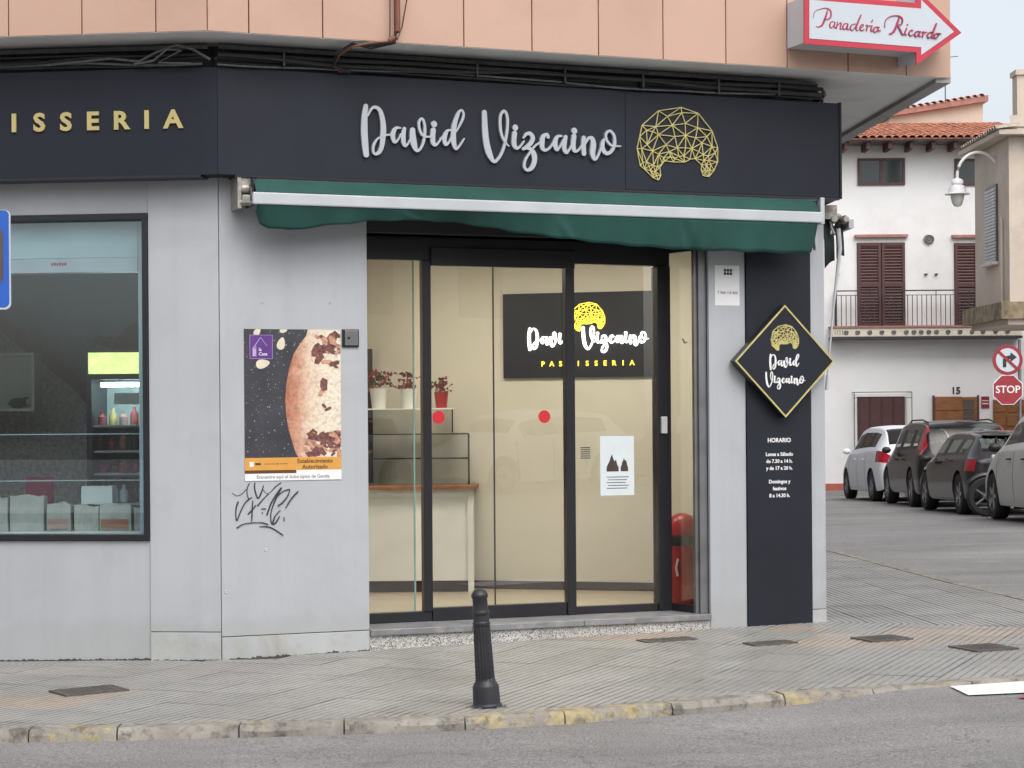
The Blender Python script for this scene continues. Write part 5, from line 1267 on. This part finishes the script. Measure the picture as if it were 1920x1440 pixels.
# lamp on a swan-neck bracket
lp = Thing('street_lamp', 'white bell-shaped street lamp on a curved wall arm', 'street lamp', ID, (nX, 43.4, 6.4))
ly = 43.2; pts = []
for k in range(17):
    a = math.pi * k / 16; pts.append((10.16 + .46 * math.cos(a), ly, 6.68 + .50 * math.sin(a)))
lp.part('arm', MB().tube([(nX - .0, ly, 6.1), (10.615, ly, 6.3)] [:0] + [(10.62, ly, 5.85), (10.62, ly, 6.3)] + pts + [(9.70, ly, 6.60)], .034, 10), 'lamp_white', smooth=True)
lp.part('wall_plate', MB().box(10.585, 10.66, ly - .06, ly + .06, 5.75, 6.1), 'lamp_white')
lp.part('cap', MB().lathe([(.05, 6.62), (.10, 6.60), (.13, 6.56), (.13, 6.50), (.10, 6.48), (.16, 6.45), (.19, 6.36), (.19, 6.31), (.27, 6.285), (.27, 6.27), (.15, 6.27)], 24, (9.70, ly, 0)), 'lamp_white', smooth=True)
lp.part('globe', MB().lathe([(.15, 6.269), (.145, 6.20), (.115, 6.09), (.08, 6.02), (.03, 6.005)], 20, (9.70, ly, 0)), 'lamp_glass', smooth=True)

# stop and no-right-turn signs on one pole
sg = Thing('traffic_sign_post', 'post with a no-right-turn disc above a red stop sign', 'road sign', ID, (10.585, 41.5, gz(10, 41.5)))
sg.part('post', MB().lathe([(.035, gz(9, 41.5)), (.035, 3.05)], 12, (10.60, 41.54, 0)), 'metal_grey', smooth=True)
cxs = 10.335
def disc(r, y0, y1, z, n=36, rot=0): return MB().prism_xz([(cxs + r * math.cos(2 * math.pi * k / n + rot), z + r * math.sin(2 * math.pi * k / n + rot)) for k in range(n)], y0, y1)
nd = sg.part('turn_disc', disc(.315, 41.48, 41.50, 2.62), 'road_red')
sg.part('white_disc', disc(.245, 41.474, 41.479, 2.62), 'sign_white', parent=nd)
sg.part('turn_arrow', MB().prism_xz([(cxs - .10, 2.47), (cxs - .03, 2.47), (cxs - .03, 2.60), (cxs + .0, 2.63), (cxs + .06, 2.64), (cxs + .06, 2.58), (cxs + .19, 2.68), (cxs + .06, 2.78), (cxs + .06, 2.72), (cxs - .04, 2.70), (cxs - .10, 2.63)], 41.468, 41.473), 'ink', parent=nd)
sg.part('red_bar', MB().prism_xz([(cxs - .20, 2.77), (cxs - .16, 2.81), (cxs + .20, 2.47), (cxs + .16, 2.43)][::-1], 41.462, 41.467), 'road_red', parent=nd)
so_ = sg.part('stop_plate', disc(.335, 41.482, 41.50, 2.00, 8, math.pi / 8), 'white_print')
sg.part('stop_face', disc(.318, 41.476, 41.481, 2.00, 8, math.pi / 8), 'road_red', parent=so_)
sg.part('stop_text', text_mb('STOP', .215, cxs, 41.476, 2.00, .003, .012), 'white_print', parent=so_)
sg.part('clamp', MB().box(10.36, 10.60, 41.501, 41.51, 2.60, 2.64).box(10.36, 10.60, 41.501, 41.51, 1.98, 2.02), 'metal_grey')

# ------------------------------------------------------------------ parked cars
def car(name, label, paint, L, W, Hh, wb, st, glass, tails, loc, yaw, wr=.31, extra=None):
    """st: stations from rear to front (y, zlow, hlow, hmid, zbelt, hbelt, ztop, htop, crown); glass: dict of station spans"""
    rings = []
    for (y, zl, hl, hm, zb, hb, zt, ht, cr) in st:
        p3 = (hb, zb); p6 = (ht, zt)
        def lp_(t): return (p3[0] + (p6[0] - p3[0]) * t, p3[1] + (p6[1] - p3[1]) * t)
        side = [(hl * .6, zl), (hl, zl + .02), (hm, zl + .36 * (zb - zl)), (hm * .995, zl + .74 * (zb - zl)), p3, lp_(.05), lp_(.93), p6, (ht * .55, zt + cr * .75)]
        ring = [(-x_, y, z_) for x_, z_ in side] + [(0, y, zt + cr)] + [(x_, y, z_) for x_, z_ in reversed(side)]
        rings.append(ring)
    n_ = len(rings[0]); vs = [v for r_ in rings for v in r_]; fs = []; mi = []
    for i in range(len(rings) - 1):
        for k in range(n_):
            fs.append((i * n_ + k, i * n_ + (k + 1) % n_, (i + 1) * n_ + (k + 1) % n_, (i + 1) * n_ + k))
            sd = k if k < 9 else 17 - k       # band index on either side
            m_ = 0
            if sd == 5 and i in glass['side']: m_ = 1
            if sd == 5 and i in (5, 7): m_ = 7
            if sd in (7, 8) and i in glass['rear']: m_ = 2
            if sd in (7, 8) and i in glass['front']: m_ = 3
            if (i, sd) in tails: m_ = 4
            if sd == 0 or k == 18: m_ = 5
            mi.append(m_)
    fs += [tuple(range(n_ - 1, -1, -1)), tuple(range((len(rings) - 1) * n_, len(rings) * n_))]; mi += [0, 0]
    me = bpy.data.meshes.new('car_shell'); me.from_pydata(vs, [], fs); me.update()
    for k in range(8): me.materials.append(None)
    for p, m_ in zip(me.polygons, mi): p.material_index = m_; p.use_smooth = True
    bm = bmesh.new(); bm.from_mesh(me); bmesh.ops.recalc_face_normals(bm, faces=bm.faces); bm.to_mesh(me); bm.free()
    cl = me.attributes.new('crease_edge', 'FLOAT', 'EDGE')
    for e in me.edges:
        a_, b_ = e.vertices[0] % n_, e.vertices[1] % n_
        if a_ == b_ and a_ in (4, 14): cl.data[e.index].value = .55
        if a_ == b_ and a_ in (1, 17): cl.data[e.index].value = .5
        if a_ == b_ and a_ in (7, 11): cl.data[e.index].value = .35
    ob = bpy.data.objects.new('car_shell', me); COL.objects.link(ob)
    ss_ = ob.modifiers.new('s', 'SUBSURF'); ss_.levels = 2; ss_.render_levels = 2
    cut = MB()
    for sy in (-wb / 2, wb / 2):
        for sx in (-1, 1):
            x0 = sx * (W / 2 - .26); x1 = sx * (W / 2 + .3)
            cut.lathe([(wr + .055, min(x0, x1)), (wr + .055, max(x0, x1))], 26, (0, sy, wr), 'x')
    cme = bpy.data.meshes.new('cut'); cme.from_pydata([tuple(v) for v in cut.v], [], cut.f)
    for k in range(8): cme.materials.append(None)
    for p in cme.polygons: p.material_index = 6
    bm = bmesh.new(); bm.from_mesh(cme); bmesh.ops.recalc_face_normals(bm, faces=bm.faces); bm.to_mesh(cme); bm.free()
    co_ = bpy.data.objects.new('cut', cme); COL.objects.link(co_)
    bo = ob.modifiers.new('b', 'BOOLEAN'); bo.operation = 'DIFFERENCE'; bo.object = co_; bo.solver = 'EXACT'
    bpy.context.view_layer.update()
    dg = bpy.context.evaluated_depsgraph_get()
    res = bpy.data.meshes.new_from_object(ob.evaluated_get(dg))
    bpy.data.objects.remove(ob); bpy.data.objects.remove(co_)
    x, y = loc
    t = Thing(name, label, 'car', Matrix.Translation((x, y, road_z(x, y))) @ Matrix.Rotation(yaw, 4, 'Z') @ Matrix.Rotation(-.018, 4, 'X'), group='cars parked along the side street')
    groups = {}
    for p in res.polygons:
        c = p.center; key = p.material_index
        if key in (1, 4): key = (key, c.x > 0)
        if key == 7: key = (7, c.x > 0, c.y > -.095 * L)
        groups.setdefault(key, []).append(p)
    names = {0: ('body', paint), 2: ('rear_window', 'car_clear'), 3: ('windscreen', 'car_clear'), 5: ('underbody', 'black_trim'), 6: ('wheel_arch', 'black_trim'), 7: ('window_pillar', 'black_trim')}
    for key, ps in groups.items():
        idx = {}; vv = []; ff = []
        for p in ps:
            f_ = []
            for vi in p.vertices:
                if vi not in idx: idx[vi] = len(vv); vv.append(tuple(res.vertices[vi].co))
                f_.append(idx[vi])
            ff.append(tuple(f_))
        nm, mt = names[key] if not isinstance(key, tuple) else {1: ('side_glass', 'car_clear'), 4: ('tail_light', 'tail_red'), 7: ('window_pillar', 'black_trim')}[key[0]]
        m2 = bpy.data.meshes.new(nm); m2.from_pydata(vv, [], ff); m2.update(); m2.materials.append(M[mt])
        for p in m2.polygons: p.use_smooth = True
        try: m2.set_sharp_from_angle(angle=R_(50))
        except Exception: pass
        o = bpy.data.objects.new(nm, m2); COL.objects.link(o); o.parent = t.e
    bpy.data.meshes.remove(res)
    for sx in (-1, 1):
        for sy in (-wb / 2, wb / 2):
            cx_ = sx * (W / 2 - .12); 
            hub = t.part('wheel', MB().lathe([(.05, -.08), (.05, .09)], 10, (cx_, sy, wr), 'x'), 'black_trim')
            ty = MB().lathe([(wr * .66, -.10), (wr * .95, -.10), (wr, -.075), (wr, .075), (wr * .95, .10), (wr * .66, .10)], 28, (cx_, sy, wr), 'x', caps=False)
            t.part('tyre', ty, 'tyre', smooth=True, parent=hub)
            rm = MB().lathe([(wr * .655, -.095), (wr * .66, .0), (wr * .655, .095)], 24, (cx_, sy, wr), 'x', caps=False)
            rm.lathe([(wr * .60, -.01), (wr * .60, .01)], 20, (cx_ - sx * .02, sy, wr), 'x')
            out = cx_ + sx * .075
            for k in range(5):
                a = 2 * math.pi * k / 5 + .3; ca, sa_ = math.cos(a), math.sin(a); w_ = .035
                q = [(-w_, .02), (w_, .02), (w_ * .8, wr * .63), (-w_ * .8, wr * .63)]
                vs_ = [(out - .012, sy + px * ca - pz * sa_, wr + px * sa_ + pz * ca) for px, pz in q] + [(out + .012, sy + px * ca - pz * sa_, wr + px * sa_ + pz * ca) for px, pz in q]
                rm.add(vs_, [(0, 1, 2, 3), (4, 5, 6, 7), (0, 1, 5, 4), (1, 2, 6, 5), (2, 3, 7, 6), (3, 0, 4, 7)])
            t.part('rim', rm, 'rim', parent=hub)
    for sx in (-1, 1):
        t.part('wing_mirror', MB().lathe([(.02, -.08), (.055, -.05), (.065, 0), (.055, .06), (.02, .09)], 12, (sx * (W / 2 + .07), L * .175, Hh * .64 + .05), 'x'), 'black_trim' if paint != 'p_white' else 'p_white', smooth=True)
        for hy in (-.55, .25):
            t.part('door_handle', MB().tube([(sx * (W / 2 - .005), hy - .09, .86), (sx * (W / 2 + .018), hy - .05, .86), (sx * (W / 2 + .018), hy + .05, .86), (sx * (W / 2 - .005), hy + .09, .86)], .014, 6), paint if paint != 'p_sand' else 'black_trim', smooth=True)
        t.part('headlight', MB().lathe([(.10, 0), (.09, .05), (.03, .08)], 12, (sx * (W / 2 - .26), L / 2 - .13, .66), 'y'), 'head_glass', smooth=True)
    for sy in (-.75, .25):
        for sx in (-.36, .36):
            se = t.part('seat', MB().box(sx - .24, sx + .24, sy - .05, sy + .48, .30, .52).prism_xy([(sx - .24, sy - .16), (sx + .24, sy - .16), (sx + .24, sy - .04), (sx - .24, sy - .04)], .521, Hh * .70), 'black_trim', bevel=.03)
            t.part('headrest', MB().box(sx - .12, sx + .12, sy - .17, sy - .09, Hh * .705, Hh * .80), 'black_trim', bevel=.02, parent=se)
    t.part('dashboard', MB().box(-W * .42, W * .42, L * .19, L * .27, .55, Hh * .60), 'black_trim', bevel=.04)
    yb = -L / 2
    t.part('number_plate', MB().box(-.26, .26, yb - .028, yb - .008, .60, .71), 'plate')
    t.part('rear_bumper_trim', MB().box(-W * .40, W * .40, yb - .01, yb + .1, .27, .36), 'black_trim', bevel=.02)
    for sx in (-1, 1):
        for py in ((-.10), (.95)):
            pass
    if extra: extra(t, L, W, Hh)
    return t
def scale_st(base, L, Hh, W):
    return [(y * L, zl, hl * W, hm * W, zb * Hh, hb * W, zt * Hh, ht * W, cr) for (y, zl, hl, hm, zb, hb, zt, ht, cr) in base]
HATCH = [(-.500, .32, .38, .40, .62, .37, .635, .30, .01), (-.490, .24, .43, .455, .66, .43, .69, .35, .02), (-.462, .20, .46, .485, .675, .455, .73, .37, .03), (-.40, .19, .47, .495, .675, .47, .90, .345, .035), (-.35, .18, .475, .498, .67, .475, .955, .34, .04),
         (-.225, .18, .475, .5, .665, .478, .985, .335, .045), (-.205, .18, .475, .5, .663, .478, .987, .335, .045), (.0, .18, .475, .5, .645, .48, .998, .335, .05), (.02, .18, .475, .5, .643, .48, .997, .335, .05), (.145, .18, .475, .5, .635, .478, .955, .34, .05), (.17, .18, .475, .5, .632, .478, .925, .345, .05),
         (.25, .18, .475, .498, .63, .468, .72, .40, .03), (.29, .18, .472, .495, .62, .46, .64, .42, .025), (.40, .20, .46, .485, .54, .44, .56, .38, .02), (.47, .22, .43, .455, .46, .40, .475, .33, .015), (.50, .30, .36, .38, .40, .34, .41, .26, .005)]
MPV = [(-.500, .34, .39, .42, .56, .39, .575, .33, .01), (-.490, .26, .44, .465, .60, .44, .63, .36, .02), (-.475, .22, .465, .485, .61, .46, .72, .38, .03), (-.445, .21, .475, .495, .61, .472, .90, .37, .035), (-.41, .21, .475, .498, .61, .475, .965, .365, .04),
       (-.245, .21, .475, .5, .605, .478, .99, .36, .045), (-.225, .21, .475, .5, .603, .478, .992, .36, .045), (.0, .21, .475, .5, .59, .48, 1.0, .36, .05), (.02, .21, .475, .5, .588, .48, .999, .36, .05), (.16, .21, .475, .5, .58, .478, .97, .36, .05), (.185, .21, .475, .5, .578, .478, .945, .36, .05),
       (.28, .21, .475, .498, .57, .468, .68, .41, .03), (.32, .21, .472, .495, .56, .46, .59, .42, .025), (.42, .23, .46, .485, .51, .44, .53, .38, .02), (.475, .25, .43, .455, .45, .40, .465, .33, .015), (.50, .32, .36, .38, .40, .34, .41, .26, .005)]
GL = {'side': (5, 7, 9), 'rear': (2, 3), 'front': (10,)}
GLH = {'side': (4, 6, 8, 9), 'rear': (2, 3), 'front': (10,)}
def rear_of(px, d): return (px - 963) / 3733 * d
def place(L, W, wb, xl_r, y_r, yaw):
    """centre of a car whose left rear wheel stands at (xl_r, y_r)"""
    p = Vector((xl_r, y_r)) + Matrix.Rotation(yaw, 2) @ Vector((W / 2 - .05, wb / 2)); return (p.x, p.y)
def roof_rails(t, L, W, Hh):
    for sx in (-1, 1): t.part('roof_rail', MB().tube([(sx * W * .33, -L * .36, Hh * .985), (sx * W * .335, -L * .25, Hh * 1.025), (sx * W * .335, .0, Hh * 1.03), (sx * W * .33, L * .08, Hh * .985)], .016, 6), 'black_trim', smooth=True)
def spoiler(t, L, W, Hh):
    t.part('roof_spoiler', MB().box(-W * .30, W * .30, -L * .415, -L * .35, Hh * .945, Hh * .965), 'black_trim', bevel=.008)
L, W, Hh, wb = 4.30, 1.80, 1.54, 2.65
car('parked_car', 'white hatchback, leftmost and farthest of the parked cars', 'p_white', L, W, Hh, wb, scale_st(HATCH, L, Hh, W), GLH, {(0, 3), (1, 3), (2, 3)}, place(L, W, wb, rear_of(1638, 41.0), 41.0, R_(1.5)), R_(1.5), .32)
L, W, Hh, wb = 4.50, 1.80, 1.54, 2.65
car('parked_car', 'tall black car with high red tail lights beside the white hatchback', 'p_black', L, W, Hh, wb, scale_st(MPV, L, Hh, W), GLH, {(2, 4), (2, 5), (3, 5), (3, 6)}, place(L, W, wb, rear_of(1712, 36.2), 36.2, R_(-1.5)), R_(-1.5), .34, roof_rails)
L, W, Hh, wb = 4.20, 1.78, 1.29, 2.58
car('parked_car', 'dark grey low car between the tall black car and the pale grey car', 'p_grey', L, W, Hh, wb, scale_st(HATCH, L, Hh, W), GLH, {(1, 3), (2, 3)}, place(L, W, wb, rear_of(1802, 31.3), 31.3, R_(0.0)), R_(0.0), .32, spoiler)
L, W, Hh, wb = 4.30, 1.80, 1.52, 2.62
car('parked_car', 'pale grey car cut by the right picture edge', 'p_sand', L, W, Hh, wb, scale_st(HATCH, L, Hh, W), GLH, {(1, 3), (2, 3)}, place(L, W, wb, rear_of(1863, 28.5) + .02, 28.5 - wb, R_(0.0)), R_(0.0), .33)

L, W, Hh, wb = 4.30, 1.80, 1.50, 2.62  # cars added across the road for the door glass to mirror
mc = car('parked_car', 'white car added across the road to be mirrored in the door glass', 'p_white', L, W, Hh, wb, scale_st(HATCH, L, Hh, W), GLH, {(1, 3), (2, 3)}, (17.0, -4.9), R_(90), .33)
mc.e['group'] = 'cars added across the road'
mc = car('parked_car', 'black car added across the road to be mirrored in the door glass', 'p_black', L, W, Hh, wb, scale_st(HATCH, L, Hh, W), GLH, {(1, 3), (2, 3)}, (22.3, -4.9), R_(90), .33)
mc.e['group'] = 'cars added across the road'
mc = car('parked_car', 'grey car added across the road to be mirrored in the door glass', 'p_sand', L, W, Hh, wb, scale_st(HATCH, L, Hh, W), GLH, {(1, 3), (2, 3)}, (11.8, -4.9), R_(90), .33)
mc.e['group'] = 'cars added across the road'

# motorcycle squeezed in between the last two cars, seen from the side
mx, my = 7.32, 30.0
mo = Thing('motorcycle', 'black motorcycle standing crosswise in front of the pale grey car', 'motorcycle', Matrix.Translation((mx, my, road_z(mx, my))), (0, 0, 0))
for x_ in (-.18, 1.12):
    w_ = mo.part('wheel', MB().lathe([(.04, -.07), (.04, .07)], 10, (x_, 0, .30), 'y'), 'rim')
    mo.part('tyre', MB().lathe([(.20, -.05), (.27, -.055), (.30, -.03), (.30, .03), (.27, .055), (.20, .05)], 28, (x_, 0, .30), 'y', caps=False), 'tyre', smooth=True, parent=w_)
    rb = MB()
    for k in range(5):
        a = k * 1.257; rb.tube([(x_, 0, .30), (x_ + .2 * math.cos(a), 0, .30 + .2 * math.sin(a))], .016, 5)
    mo.part('spoke_rim', rb, 'rim', parent=w_)
    mo.part('mudguard', MB().tube([(x_ + .33 * math.cos(a / 10), 0, .30 + .33 * math.sin(a / 10)) for a in range(4, 27, 2)], .045, 8), 'p_black', smooth=True)
mo.part('fork', MB().tube([(-.18, -.08, .30), (.06, -.08, .92)], .022, 8).tube([(-.18, .08, .30), (.06, .08, .92)], .022, 8), 'rim', smooth=True)
mo.part('engine', MB().box(.30, .68, -.14, .14, .22, .52), 'black_trim', bevel=.03)
mo.part('fuel_tank', MB().lathe([(.02, 0), (.13, .06), (.16, .22), (.12, .40), (.05, .46)], 16, (.14, 0, .72), 'x'), 'p_black', smooth=True)
mo.part('seat', MB().box(.56, 1.14, -.13, .13, .68, .78), 'black_trim', bevel=.04)
mo.part('tail', MB().prism_xz([(.9, .62), (1.3, .74), (1.3, .82), (.9, .74)], -.09, .09), 'p_black', bevel=.02)
mo.part('swing_arm', MB().tube([(.55, -.1, .34), (1.12, -.1, .30)], .03, 8), 'rim')
mo.part('exhaust', MB().tube([(.4, -.16, .24), (.8, -.17, .26), (1.25, -.18, .36)], [.03, .045, .05], 10), 'rim', smooth=True)
mo.part('handlebar', MB().tube([(.0, -.36, 1.0), (.08, -.18, .97), (.08, .18, .97), (.0, .36, 1.0)], .016, 8), 'black_trim', smooth=True)
mo.part('headlight', MB().lathe([(.03, .0), (.09, -.05), (.10, -.10), (.08, -.12)], 14, (.02, 0, .84), 'x'), 'head_glass', smooth=True)
for sx in (-1, 1): mo.part('mirror', MB().lathe([(.02, 0), (.06, .01), (.05, .025)], 10, (.03, sx * .3, 1.14), 'x').tube([(.02, sx * .28, 1.0), (.03, sx * .3, 1.12)], .008, 5), 'black_trim')

# ------------------------------------------------------------------ houses added to be mirrored in the shop glass and car paint
op = Thing('added_opposite_house', 'plain ochre house added across the road to be mirrored in the glass', 'house', ID, (-4, -8.2, 0))
op.part('wall', MB().box(-9.5, 4, -16, -8.2, -.5, 5.6), 'ochre')
op.part('roof', MB().prism_xy([(-9.8, -16.3), (4.3, -16.3), (4.3, -7.8), (-9.8, -7.8)], 5.6, 5.8), 'terracotta_trim')
for x_ in (-7, -4, -1, 2):
    wv_ = op.part('window', MB().box(x_ - .5, x_ + .5, -8.19, -8.15, 3.3, 4.7), 'brown_shutter'); op.part('pane', MB().box(x_ - .4, x_ + .4, -8.149, -8.14, 3.4, 4.6), 'car_glass', parent=wv_)
    dv_ = op.part('door', MB().box(x_ - .45, x_ + .45, -8.19, -8.15, .0, 2.1), 'oak')
nb = Thing('added_side_house', 'brown house added behind the shop along the side street to darken what the cars mirror', 'house', ID, (1, 36, gz(1, 36)))  # added so the car sides mirror a darker street
nb.part('wall', MB().prism_xy([(sideB[0] - .1, sideB[1] + .1), (sideB[0] - .1 + SD.x * 18.5, sideB[1] + 18.5), (-9, sideB[1] + 18.5), (-9, sideB[1] + .1)], -1.2, 6.2), 'ochre')
nb.part('roof', MB().prism_xy([(sideB[0] + .3, sideB[1] + .05), (sideB[0] + .3 + SD.x * 18.6, sideB[1] + 18.6), (-9.2, sideB[1] + 18.6), (-9.2, sideB[1] + .05)], 6.21, 6.4), 'terracotta_trim')
for k in range(5):
    q = (sideB[0] - .1 + SD.x * (2 + 3.5 * k), sideB[1] + 2 + 3.5 * k)
    nb.part('window', MB().box(q[0] - .05, q[0] + .05, q[1], q[1] + 1.1, 1.0, 2.4), 'brown_window'); nb.part('window', MB().box(q[0] - .05, q[0] + .05, q[1], q[1] + 1.1, 3.7, 5.2), 'brown_window')
ge_ = Thing('added_end_house', 'dull brown house added left of the white one to darken what the cars mirror', 'house', ID, (1, 50.3, gz(1, 50)))  # added so the cars mirror a dark front, not white wall
ge_.part('wall', MB().box(-8, 7.28, 50.25, 57, -1.2, 6.8), 'ochre')
ge_.part('roof', MB().box(-8.2, 7.28, 49.9, 57.2, 6.81, 7.0), 'terracotta_trim')
for x_ in (-5, -2, 1, 4, 6): ge_.part('window', MB().box(x_ - .5, x_ + .5, 50.2, 50.24, 1.0, 2.4), 'brown_window')
oh = Thing('added_opposite_block', 'tall pale block added across the road to the right to be mirrored', 'building', ID, (14, -8.4, 0))  # block added for the door glass to mirror
oh.part('wall', MB().box(5, 24, -18, -8.4, -.5, 8.5), 'beige')
for x_ in (7, 10, 13, 16, 19):
    for z_ in (3.6, 6.4): oh.part('window', MB().box(x_ - .6, x_ + .6, -8.39, -8.34, z_, z_ + 1.4), 'brown_window')
